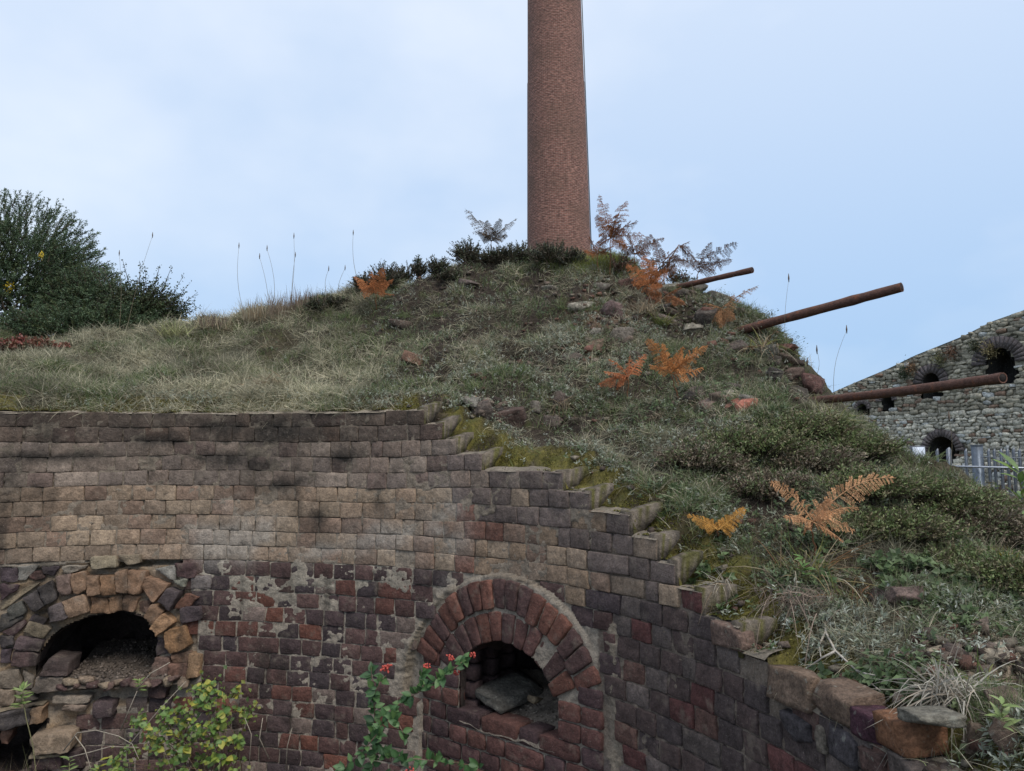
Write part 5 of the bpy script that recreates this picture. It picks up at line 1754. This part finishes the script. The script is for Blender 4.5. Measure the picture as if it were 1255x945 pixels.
# ---------------------------------------------------------------- dead bracken
def frond_pts(p0, p1, sag, n=18):
    t = np.linspace(0, 1, n)[:, None]
    mid = (p0 + p1) / 2 + np.array((0, 0, sag))
    return p0 * (1 - t) ** 2 + 2 * mid * t * (1 - t) + p1 * t ** 2
def pinna(acc, p, d, nrm, L_, col, g, teeth):
    """one leaflet: a fine rib with narrow teeth on both sides, curling down"""
    n = teeth
    t = np.linspace(.06, .97, n)
    side = np.cross(d, nrm)
    side /= np.linalg.norm(side) + 1e-9
    curl = -np.array((0, 0, 1.0)) * .25 * L_
    C_ = p + d * (t * L_)[:, None] + curl * (t ** 2)[:, None] + g.normal(size=(n, 3)) * L_ * .012
    w = L_ * .20 * np.sin(np.clip(t * 1.25 + .28, 0, 3.14)) * (1 - t * .55) + (.0015 if teeth > 9 else .006)
    for sg_ in (-1, 1):
        dd_ = side[None] * sg_ + d[None] * .55 + nrm[None] * g.uniform(-.5, .3, (n, 1))
        leaves(acc, C_, dd_, np.broadcast_to(nrm, (n, 3)) + g.normal(size=(n, 3)) * .3, w * 1.1, np.maximum(L_ / n * .9, .0022), np.array(col) * g.uniform(.7, 1.3, (n, 1)))
    ribbons(acc, p[None], d[None], (d + (0, 0, -.5))[None], L_, .0022, np.array(col) * .8, 3)
def bracken(label, foot, node, fronds, col, seed, big=False, teeth=9, cat='fern', stalk=True, wid=.42, extra=None):
    g = np.random.default_rng(seed)
    teeth = max(teeth, 10) if big else teeth
    foot = np.asarray(foot, float)
    t = thing('bracken', label, cat, foot)
    if stalk:
        ac = Acc()
        pts = frond_pts(foot - (0, 0, .02), node, .0, 8)
        pts[1:-1] += g.normal(size=(6, 3)) * .004
        tube(ac, pts, np.linspace(.0042, .0028, 8), (.19, .09, .045), 6)
        ac.build('stalk', M_TWIG, t)
    for (p1, sag, wf) in fronds:
        pts = frond_pts(node, p1, sag)
        Ln = np.linalg.norm(np.diff(pts, axis=0), axis=1).sum()
        ra = Acc()
        tube(ra, pts, np.linspace(.0028, .001, len(pts)), np.array(col) * .75, 5)
        fr = ra.build('frond', M_TWIG, t)
        npn = 14 if not big else 19
        nr0 = g.normal(size=3) * .75 + np.array((0, -.6, .8))
        alll = Acc()
        for i in range(npn):
            u = .10 + .88 * i / npn
            k = u * (len(pts) - 1)
            k0 = int(k)
            p = pts[k0] + (pts[min(k0 + 1, len(pts) - 1)] - pts[k0]) * (k - k0)
            d = pts[min(k0 + 1, len(pts) - 1)] - pts[max(k0 - 1, 0)]
            d /= np.linalg.norm(d)
            nr = nr0 - d * (nr0 @ d)
            nr /= np.linalg.norm(nr)
            sd_ = np.cross(d, nr)
            L_ = Ln * wf * (.75 if big else 1.0) * (1 - u) ** .7 * g.uniform(.75, 1.15) + .006
            for s_ in (-1, 1):
                if g.random() < .06:
                    continue
                dd_ = sd_ * s_ * .8 + d * .6 + nr * g.uniform(-.5, .5) + np.array((0, 0, -.3))
                dd_ /= np.linalg.norm(dd_)
                cc = np.array(col) * g.uniform(.75, 1.25)
                if big and L_ > .025:
                    ac = Acc()
                    pinna(ac, p, dd_, nr, L_, cc, g, teeth)
                    ac.build('leaflet', M_GRASS, fr)
                else:
                    pinna(alll, p, dd_, nr, L_, cc, g, teeth)
        alll.build('leaflets', M_GRASS, fr, kind='stuff')
    return t
def fern(label, fpx, npx, tips, col, seed, D=None, **k):
    foot = hit(*fpx)
    D_ = D or foot[1] - .02
    node = at(npx[0], npx[1], D_ - .03)
    fr = []
    g = random.Random(seed)
    for tp in tips:
        sag = (tp[3] if len(tp) > 3 else .12)
        p1 = at(tp[0], tp[1], D_ + g.uniform(-.12, .08))
        fr.append((p1, sag * np.linalg.norm(p1 - node), tp[2]))
    return bracken(label, foot, node, fr, col, seed, **k)
OC = (.50, .26, .12)
fern('large pale orange dead fern with one long frond reaching right, in front of green bushes', (1001, 692), (996, 640),
     [(1098, 586, .26, .30), (943, 591, .20, .25), (1052, 622, .34, .2), (1048, 652, .32, .25), (1034, 664, .30, .1), (962, 634, .34, .1), (1018, 612, .3, .1), (985, 655, .3, .3)], (.60, .34, .18), 31, big=True, teeth=12)
fern('bright orange dead fern with upswept fronds, right one of the pair under the bars', (832, 490), (822, 458),
     [(868, 423, .34, .15), (792, 416, .34, .25), (812, 420, .3, .1), (862, 450, .3, -.1), (838, 425, .34, .1), (795, 448, .25, .1), (850, 436, .3, .1)], (.54, .235, .085), 32, big=True)
fern('reddish orange dead fern spreading left, left one of the pair under the bars', (768, 492), (770, 462),
     [(734, 472, .36, .1), (746, 440, .4, .2), (792, 434, .3, .1), (740, 456, .36, .1), (772, 436, .35, .1), (755, 478, .3, .2)], (.50, .19, .085), 33, big=True)
fern('small yellow orange dead fern lying low beside the lower moss steps', (880, 662), (880, 650),
     [(842, 631, .35, .12), (913, 622, .35, .0), (862, 636, .4, .1), (896, 636, .4, .1)], (.46, .24, .06), 34, big=True)
fern('rusty orange dead fern on the stony crest left of the shortest bar', (795, 385), (795, 352),
     [(768, 322, .34, .1), (790, 312, .3, .1), (820, 330, .34, .1), (774, 345, .3, .1), (812, 350, .3, .1), (800, 318, .3, .1)], (.34, .13, .05), 35)
fern('tall rusty dead fern beside the right edge of the chimney, highest of all', (748, 338), (748, 292),
     [(734, 238, .26, .1), (768, 246, .26, .2), (782, 272, .3, .15), (792, 290, .3, .1), (730, 264, .3, .1), (756, 262, .36, .1), (768, 305, .34, .1), (735, 300, .3, .1), (760, 275, .36, .1)], (.21, .085, .035), 36)
fern('brown dead fern stems right of the tall fern by the chimney', (775, 340), (778, 312),
     [(800, 288, .26, .1), (815, 292, .22, .1), (770, 285, .3, .1), (798, 310, .3, .1), (758, 300, .3, .1)], (.14, .065, .035), 37)
fern('dark brown dead fern arching over on the sky above the shortest bar', (800, 350), (832, 300),
     [(862, 338, .22, .28), (846, 318, .2, .2)], (.10, .05, .035), 38)
fern('dark feathery dead fern pointing right above the shortest bar', (852, 346), (856, 334),
     [(905, 298, .26, .18), (872, 297, .25, .35), (898, 318, .26, .1), (824, 320, .18, .45)], (.10, .055, .04), 39)
fern('light brown dead fern drooping below the shortest bar', (888, 398), (884, 378),
     [(930, 350, .2, .1), (872, 396, .4, .1), (900, 392, .4, .1), (884, 402, .4, .0), (862, 372, .3, .1)], (.30, .16, .08), 40)
fern('twin rusty dead fern fronds leaning right on the crest, over the twiggy bush', (815, 352), (812, 322),
     [(846, 296, .25, .2), (858, 322, .25, .1), (800, 292, .25, .1), (788, 318, .25, .1), (830, 345, .25, .1)], (.16, .07, .035), 43)
fern('small brown dead fern at the right foot of the chimney', (733, 335), (732, 312),
     [(722, 290, .3, .1), (742, 288, .3, .1), (752, 302, .3, .1), (716, 308, .3, .1)], (.27, .11, .05), 44)
fern('low rusty dead fern sprawling over the stones under the crest ferns', (812, 378), (812, 366),
     [(835, 352, .3, .1), (790, 355, .3, .1), (840, 372, .3, .1), (796, 378, .3, .1)], (.30, .13, .06), 45)
fern('orange dead fern on the left slope in front of dark heather', (462, 378), (460, 360),
     [(434, 338, .34, .1), (470, 328, .36, .1), (482, 342, .3, .1), (440, 352, .3, .1), (455, 332, .3, .1), (486, 362, .2, .1)], (.38, .15, .06), 41)
fern('grey brown dead fern left of the chimney against the sky', (604, 318), (602, 296),
     [(570, 256, .28, .15), (614, 268, .28, .1), (634, 268, .28, .15), (586, 285, .3, .1), (622, 288, .3, .1), (596, 270, .3, .1)], (.11, .085, .065), 42)

for i, (px, py, w, h, lb) in enumerate([(808, 318, 40, 40, 'sparse dark twiggy bush with small leaves between the dead ferns on the crest'), (765, 320, 30, 34, 'thin brown twiggy bush behind the tall rusty fern'), (835, 340, 26, 20, 'low grey twiggy bush under the arching dark fern')]):
    P = hit(px, py + h * .5)
    s_ = P[1] / FPX
    bush('twiggy_bush', lb, 'bush', P + (0, 0, h * .5 * s_), (w * .8 * s_, w * .6 * s_, h * .6 * s_), 60, 8, .022, .009, [(.10, .08, .05), (.16, .08, .05), (.06, .08, .04)], 400 + i, shoot=h * .5 * s_, spiky=False, lean=(.4, 0, .7), fill=.2, twc=(.14, .09, .07))
# ---------------------------------------------------------------- thin stalks against the sky
stalks = [((155, 388), (187, 289), 'bare leaning twig above the dark small-leaved shrub'), ((145, 412), (146, 311), 'tall straight grass stalk in front of the dark shrub'),
          ((301, 388), (293, 302), 'leftmost tall grass stalk on the skyline, slightly bent'), ((334, 385), (327, 305), 'grass stalk with dark seed head, left of the highest pair'),
          ((330, 388), (318, 315), 'leaning grass stalk just left of the one with dark seed head'), ((352, 385), (360, 290), 'highest grass stalk on the left skyline'),
          ((358, 380), (362, 313), 'shorter grass stalk right beside the highest left one'), ((441, 330), (433, 286), 'single thin stalk above the orange fern on the left slope'),
          ((414, 362), (423, 329), 'short dark headed stalk left of the heather'), ((402, 360), (403, 330), 'short straight stalk on the left skyline before the heather'),
          ((1022, 482), (1038, 405), 'tall dark headed stalk between the long bar and the far wall'), ((967, 452), (967, 342), 'tall upright stalk crossing behind the long bar'),
          ((994, 466), (1001, 430), 'short dark headed stalk above the foot of the lowest bar'), ((990, 466), (990, 445), 'smallest dark headed stalk above the foot of the lowest bar'),
          ((541, 448), (541, 395), 'straw coloured stalk standing in the middle of the mound'), ((1163, 560), (1163, 512), 'dry stalk in front of the far arched doorway')]
for i, (b_, t_, lb) in enumerate(stalks):
    F_ = hit(*b_)
    T_ = at(t_[0], t_[1], F_[1])
    st = thing('grass_stalk', lb, 'grass stalk', F_)
    pts = frond_pts(F_ - (0, 0, .03), T_, 0, 8) + np.stack([np.sin(np.linspace(0, 3.1, 8)) * rnd.uniform(.01, .045) * rnd.choice((-1, 1)), 0 * np.zeros(8), np.zeros(8)], -1)
    ac = Acc()
    tube(ac, pts, np.linspace(.0019, .0009, 8) * F_[1] / 6, (.2, .165, .11), 4)
    ac.build('stem', M_TWIG, st)
    ac = Acc()
    tube(ac, [pts[-1] - (0, 0, .02), pts[-1] + (0, 0, .005), pts[-1] + (0, 0, .035)], [.002, .0055, .0015], (.12, .09, .07), 5)
    ac.build('seed_head', M_TWIG, st)
def tuft(label, px, py, n, ln, cols, seed, spread=.7, width=.004, up=.8, droop=.8, w=.02, name='grass_tuft', lift=0.0, D=None):
    F_ = hit(px, py) if D is None else at(px, py, D)
    F_ = F_ + (0, 0, lift)
    g = np.random.default_rng(seed)
    P = F_ + g.normal(size=(n, 3)) * (w, w, w * .2)
    d0 = rdir(n, g) * spread + np.array((0, 0, up))
    d0 /= np.linalg.norm(d0, axis=1)[:, None]
    d1 = d0 * (1, 1, .6) - up3 * g.uniform(0, droop * 2, (n, 1))
    ac = Acc()
    ribbons(ac, P, d0, d1, g.uniform(.5, 1.2, n) * ln, width, np.array(cols)[g.integers(0, len(cols), n)] * g.uniform(.75, 1.2, (n, 1)), 5, seed=seed)
    o = ac.build(name, M_GRASS, None, F_)
    return tag(o, label, 'grass')
STR = [(.36, .30, .2), (.28, .24, .17), (.42, .37, .28), (.3, .22, .14)]
YG = [(.17, .18, .06), (.22, .21, .08), (.12, .15, .05), (.30, .24, .11), (.26, .13, .06)]
PALE = [(.50, .47, .40), (.42, .39, .33), (.36, .31, .25), (.3, .28, .24)]
tuft('big tuft of long green and straw grass growing below the large pale fern', 985, 712, 420, .30, YG + STR, 51, 1.0, .0045, .55, 1.0, .035)
tuft('second green yellow grass tuft right of the bare forked twig', 1040, 745, 200, .24, YG, 52, 1.0, .0045, .5, 1.0, .03)
tuft('mop of dead brown grass hanging under the big green tuft', 975, 738, 420, .17, [(.2, .155, .12), (.26, .2, .16), (.15, .12, .1)], 53, .8, .003, -.1, 1.2, .06)
tuft('pale dead grass tuft hanging over the coping at the lower right', 1165, 868, 300, .20, PALE, 54, .9, .0045, .25, 1.3, .025, lift=.03)
tuft('small pale dead tuft on the edge beside the lower broken steps', 884, 716, 130, .10, PALE + STR, 55, .9, .003, .2, 1.3, .012)
tuft('dry grass tuft draped over the rounded dark stone', 690, 500, 240, .13, STR, 56, .8, .0035, .3, 1.4, .03)
tuft('green grass tuft on the stony slope under the shortest bar', 812, 400, 160, .16, YG[:3], 57, .7, .006, .8, .5, .02)
tuft('grass tuft around the foot of the long bar', 935, 430, 260, .22, YG + STR, 58, .9, .006, .5, 1.1, .05)
tuft('dry straw tuft by the orange fern stalks on the crest', 790, 385, 180, .2, STR, 59, .6, .005, .9, .4, .05)
tuft('green blades fanned out below the reddish tile edge', 1015, 520, 120, .2, YG[:3], 60, 1.0, .004, .5, 1.0, .03)
tuft('pale grass tuft in the middle of the left slope', 215, 415, 200, .2, [(.3, .31, .15), (.26, .25, .13)], 61, .6, .007, .9, .4, .05)
tuft('tuft of dry stalks on the left skyline under the highest stalk', 352, 390, 300, .26, [(.2, .15, .11), (.26, .21, .15)], 62, .25, .005, 1.1, .1, .10)
tuft('tuft of dry stalks on the left skyline near the dark sprig', 376, 382, 200, .24, [(.17, .12, .10), (.22, .17, .13)], 63, .2, .005, 1.1, .1, .07)
tuft('thin tuft of dry stalks beginning the left skyline fringe', 312, 396, 220, .24, STR, 64, .3, .005, 1.1, .2, .06)
tuft('sparse dry stalks right of the dark small-leaved shrub', 262, 404, 260, .2, STR[:2] + [(.12, .08, .07)], 65, .35, .005, 1.1, .3, .06)
tuft('bent straw tuft low on the left slope above the wall', 330, 470, 220, .14, STR, 66, .8, .004, .5, 1.0, .06)
tuft('yellow green tuft at the right edge above the bushes', 1240, 700, 60, .10, [(.3, .24, .05), (.2, .22, .06)], 67, .5, .004, .9, .4, .02)
tuft('long green blades with bent tips at the lower right bank', 1210, 850, 60, .16, YG[:3], 68, .8, .006, .6, 1.0, .015)
g = np.random.default_rng(5)
# bare forked grey twig
tw = thing('bare_twig', 'pale grey bare forked twig lying over the coping below the big grass tuft', 'twig', hit(1012, 755))
ac = Acc()
for a_ in ([(1009, 745), (1012, 775), (1024, 798), (1050, 822), (1080, 848)], [(1024, 798), (1008, 806), (990, 818)], [(1012, 775), (1004, 790), (1006, 805)], [(1050, 822), (1062, 826), (1075, 828)]):
    pts = [at(x, y, hit(x, y)[1] - .05) for x, y in a_]
    tube(ac, pts, np.linspace(.0042, .0018, len(pts)), (.42, .38, .33), 5)
ac.build('branch', M_TWIG, tw)

# ---------------------------------------------------------------- broad-leaved plants in the kiln
def leaf_mesh(name, col, L_=.04, W_=.022, lobes=False, midc=None):
    """unit leaf lying along +X, face up +Z, seven stations, folded on the midrib"""
    n = 7
    t = np.linspace(0, 1, n)
    w = np.sin(np.pi * t ** .85) * W_ / 2 + .0003
    V, C = [], []
    col = np.array(col)
    for i in range(n):
        z_ = -.12 * L_ * t[i] ** 2
        V += [(t[i] * L_, -w[i], z_ + w[i] * .35), (t[i] * L_, 0, z_), (t[i] * L_, w[i], z_ + w[i] * .35)]
        C += [col, col * 1.35, col]
    q = []
    for i in range(n - 1):
        q += [(3 * i, 3 * i + 3, 3 * i + 4, 3 * i + 1), (3 * i + 1, 3 * i + 4, 3 * i + 5, 3 * i + 2)]
    ac = Acc()
    ac.add(V, q, None, np.array(C))
    return ac.mesh(name, M_LEAF)
def put_leaf(me, parent, P, d, nrm, sc_):
    d = np.array(d, float)
    d /= np.linalg.norm(d)
    y = np.cross(nrm, d)
    y /= np.linalg.norm(y) + 1e-9
    z_ = np.cross(d, y)
    from mathutils import Matrix
    o = bpy.data.objects.new('leaf', me)
    COL.objects.link(o)
    o.parent = parent
    M = Matrix(((d[0], y[0], z_[0]), (d[1], y[1], z_[1]), (d[2], y[2], z_[2]))).to_4x4() @ Matrix.Scale(sc_, 4)
    M.translation = Vector(tuple(np.asarray(P) - parent_loc(parent)))
    o.matrix_local = M
    return o
cot_leaves = [leaf_mesh('leaf', c) for c in ((.045, .10, .035), (.06, .125, .045), (.035, .08, .03), (.08, .15, .05))]
DC = 3.35
cot = thing('cotoneaster', 'cotoneaster with dark green oval leaves and coral red berries in front of the right arch', 'shrub', np.array((*at(450, 945, DC)[:2], -H)))
stems = [[(452, 1010), (458, 925), (459, 870), (457, 845), (455, 818)], [(452, 1010), (420, 945), (445, 920), (462, 900), (475, 873), (500, 855), (520, 845), (545, 828), (561, 816), (572, 806)],
         [(447, 918), (480, 928), (520, 931), (560, 935), (590, 940)], [(475, 873), (490, 890), (500, 910)], [(459, 850), (466, 835), (473, 828)], [(520, 845), (515, 835), (524, 822)], [(452, 960), (470, 955), (500, 958)]]
ac = Acc()
ST_ = []
for i, s_ in enumerate(stems):
    pts = np.array([at(x, y, DC + .06 * math.sin(j * 1.3 + i) + (-.10 if i == 1 and j > 5 else 0)) for j, (x, y) in enumerate(s_)])
    if s_[0] == (452, 1010):
        pts[0][2] = max(pts[0][2], -H)
    ST_.append(pts)
    tube(ac, pts, np.linspace(.0032, .0016, len(pts)), (.18, .12, .09), 5)
pts0 = ST_[0][0]
tube(ac, [pts0, (pts0[0], pts0[1], -H)], .004, (.16, .11, .08), 5)
ac.build('stem', M_TWIG, cot)
g = np.random.default_rng(91)
for i, pts in enumerate(ST_):
    cum = np.concatenate([[0], np.cumsum(np.linalg.norm(np.diff(pts, axis=0), axis=1))])
    n = int(cum[-1] / .0105)
    for j in range(n):
        u = g.uniform(.06 if i > 1 else .12, 1.0) * cum[-1]
        p = np.array([np.interp(u, cum, pts[:, k]) for k in range(3)])
        if proj(p)[1] > 990:
            continue
        d = rdir(1, g)[0] * (1, .5, .8) + np.array((0, -.35, .35))
        nr = np.array((0, -.75, .55)) + rdir(1, g)[0] * .5
        put_leaf(cot_leaves[g.integers(4)], cot, p, d, nr, g.uniform(.7, 1.35))
for (x, y, r_, n) in [(473, 818, .030, 34), (523, 817, .020, 14), (553, 806, .022, 14), (558, 824, .018, 12), (578, 803, .018, 9), (502, 944, .02, 10)]:
    ac = Acc()
    c0 = at(x, y, DC - .12)
    for j in range(n):
        p = c0 + rdir(1, g)[0] * r_ * g.uniform(.2, 1) * (1.1, .7, .8)
        rock_mesh(ac, p, (.0085, .0085, .0085), (0, 0, 0), (.55, .10, .075), 2, 700 + j)
    o = ac.build('berry_cluster', M_LEAF, cot, kind='stuff')

vl = [leaf_mesh('leaf', c, .032, .027) for c in ((.13, .20, .045), (.17, .22, .04), (.28, .27, .05), (.09, .16, .04), (.11, .18, .05))]
DV = 3.75
vine = thing('bramble', 'sprawling bramble with yellow green leaves hanging beside the left fire hole', 'shrub', np.array((*at(250, 945, DV)[:2], -H)))
cl = [(255, 838, 16), (262, 850, 18), (250, 862, 18), (240, 850, 12), (268, 868, 18), (258, 885, 22), (275, 893, 20), (245, 900, 22), (265, 910, 24), (283, 905, 16), (270, 930, 26), (250, 935, 26), (215, 870, 14), (222, 880, 12), (200, 880, 12),
      (192, 895, 14), (205, 905, 16), (184, 905, 12), (195, 920, 16), (165, 888, 9), (168, 880, 5), (300, 870, 8), (285, 850, 6), (304, 878, 5), (230, 920, 20), (215, 938, 20), (238, 878, 14), (150, 940, 9), (140, 932, 9), (285, 940, 14)]
g = np.random.default_rng(92)
ac = Acc()
nleaf = 0
fol = Acc()
cl += [(225, 900, 16), (238, 915, 18), (175, 925, 14), (212, 918, 16), (160, 915, 10), (228, 940, 18), (258, 918, 20), (205, 885, 14)]
for (x, y, r_) in cl:
    c0 = at(x, y, DV + g.uniform(-.05, .08))
    ft = np.array((vine.location.x + g.normal() * .12, DV + .12, -H))
    mid = (c0 + ft) / 2 + np.array((g.normal() * .05, .02, .12))
    tube(ac, [ft, mid, c0], [.003, .0022, .0012], (.14, .09, .06), 4)
    for j in range(int(r_ * .19) + 1):
        p = c0 + np.array((g.normal() * r_ * .5, 0, g.normal() * r_ * .5)) * DV / FPX + (0, g.normal() * .03, 0)
        for a_ in (-1, 0, 1):
            if nleaf >= 298:
                continue
            d = np.array((a_ * .9 + g.normal() * .3, -.35, -.1 + g.normal() * .5))
            put_leaf(vl[g.integers(5)], vine, p, d, np.array((0, -.6, .8)) + rdir(1, g)[0] * .6, g.uniform(.65, 1.25))
            nleaf += 1
    m_ = 15
    pp = c0 + g.normal(size=(m_, 3)) * (r_ * .62, 12, r_ * .62) * DV / FPX + (0, .03, 0)
    leaves(fol, pp, rdir(m_, g) * (1, .5, 1) + (0, -.3, -.1), np.array((0, -.6, .8)) + rdir(m_, g) * .7, g.uniform(.014, .03, m_), .02, np.array([(.10, .16, .04), (.07, .12, .035), (.14, .19, .05), (.20, .21, .045)])[g.integers(0, 4, m_)])
ac.build('stem', M_TWIG, vine)
fol.build('foliage', M_LEAF, vine, kind='stuff')
dry = thing('dry_bramble_stem', 'pale dry bramble canes arching in front of the left fire hole', 'twig', np.array((*at(150, 945, 3.8)[:2], -H)))
for j, c_ in enumerate([[(130, 960), (150, 925), (165, 905), (195, 870), (228, 835)], [(78, 920), (95, 898), (118, 895), (145, 902), (162, 912), (170, 930)], [(92, 902), (104, 918), (112, 945)],
            [(148, 895), (158, 870), (168, 847)], [(168, 845), (185, 825), (208, 812)], [(78, 930), (110, 922), (135, 915), (170, 916)], [(330, 930), (318, 905), (322, 880)], [(305, 945), (308, 900), (300, 880)], [(350, 950), (352, 915), (358, 892)]]):
    ac = Acc()
    pts = [at(x, y, 3.82 - .03 * k_) for k_, (x, y) in enumerate(c_)]
    tube(ac, pts, np.linspace(.003, .0016, len(pts)), np.array((.46, .40, .32)) * rnd.uniform(.6, 1.1), 5)
    ac.build('cane', M_TWIG, dry)
def sprig(label, px, py, D, n, L_, cols, seed, stem=None, sc_=1.0, foot=None):
    g = np.random.default_rng(seed)
    c0 = at(px, py, D)
    base_ = foot if foot is not None else c0 - (0, 0, .03)
    t = thing('leafy_weed', label, 'plant', base_)
    ac = Acc()
    pts = [base_] + ([at(x, y, D) for x, y in stem] if stem else []) + [c0]
    tube(ac, pts, .0022, (.17, .16, .08), 5)
    ac.build('stem', M_TWIG, t)
    ms = [leaf_mesh('leaf', c, L_, L_ * .28) for c in cols]
    for j in range(n):
        a_ = j * 2.4
        d = np.array((math.cos(a_), math.sin(a_) * .8 - .3, g.uniform(.0, .9)))
        put_leaf(ms[g.integers(len(ms))], t, c0 + np.array((0, 0, g.uniform(-.05, .02) * L_ / .04)), d, np.array((0, -.4, .9)) + d * -.3, g.uniform(.7, 1.2) * sc_)
    return t
LG = [(.16, .22, .07), (.13, .19, .06), (.2, .25, .1)]
f_ = np.array((*at(46, 945, 3.75)[:2], -H))
sprig('upright weed with whorls of light green leaves at the far lower left', 27, 850, 3.75, 20, .05, LG, 1, [(44, 945), (40, 912), (32, 880)], foot=f_)
sprig('small green weed rooted in the mouth of the left fire hole', 171, 838, 3.98, 16, .035, LG, 2)
sprig('bright green leafy weed growing against the bank at the lower right', 1228, 868, 1.62, 14, .035, LG, 3, foot=hit(1230, 885))
sprig('fresh green weed with narrow leaves among moss steps', 733, 556, 3.7, 22, .05, [(.12, .2, .06), (.15, .22, .07)], 4, foot=hit(732, 562))
sprig('second fresh green weed, lower, beside the mossy tread', 775, 578, 3.5, 12, .035, [(.12, .2, .06)], 5, foot=hit(775, 584))
sprig('green weed in front of the stalk of the large pale fern', 985, 690, 2.62, 14, .035, [(.1, .18, .05)], 6, foot=hit(985, 697))
sprig('yellow green sprig low in the left bottom plants', 85, 935, 3.7, 12, .04, LG, 7, foot=np.array((*at(88, 945, 3.7)[:2], -H)))
sprig('low bright sprig between the canes and the bramble', 122, 938, 3.7, 16, .05, [(.28, .28, .05), (.13, .19, .06)], 8, foot=np.array((*at(122, 945, 3.7)[:2], -H)))
sb_ = sprig('branch with broad green leaves reaching in at the right edge before the fence', 1250, 592, 2.2, 12, .07, [(.13, .2, .05), (.17, .24, .07), (.10, .16, .05)], 9, [(1262, 640)], 1.0, foot=hit(1270, 700))
# grasses standing on the kiln floor along the wall
g = np.random.default_rng(93)
ac = Acc()
N_ = 900
x0 = g.uniform(-2.9, -1.2, N_)
F_ = np.stack([x0, 3.72 + .1 * g.random(N_), np.full(N_, -H)], -1)
d0 = rdir(N_, g) * .22 + (0, -.05, 1)
ribbons(ac, F_, d0, d0 + rdir(N_, g) * .6 - up3 * .4, g.uniform(.12, .42, N_), .004, np.array(STR + [(.12, .13, .06), (.16, .17, .08)])[g.integers(0, 6, N_)], 4, seed=9)
tag(ac.build('pit_grass', M_GRASS), kind='stuff')

# ---------------------------------------------------------------- lift everything so the kiln floor is z = 0
for o in list(SC.objects):
    if o.parent is None and o.type in {'MESH', 'EMPTY'}:
        o.location.z += H
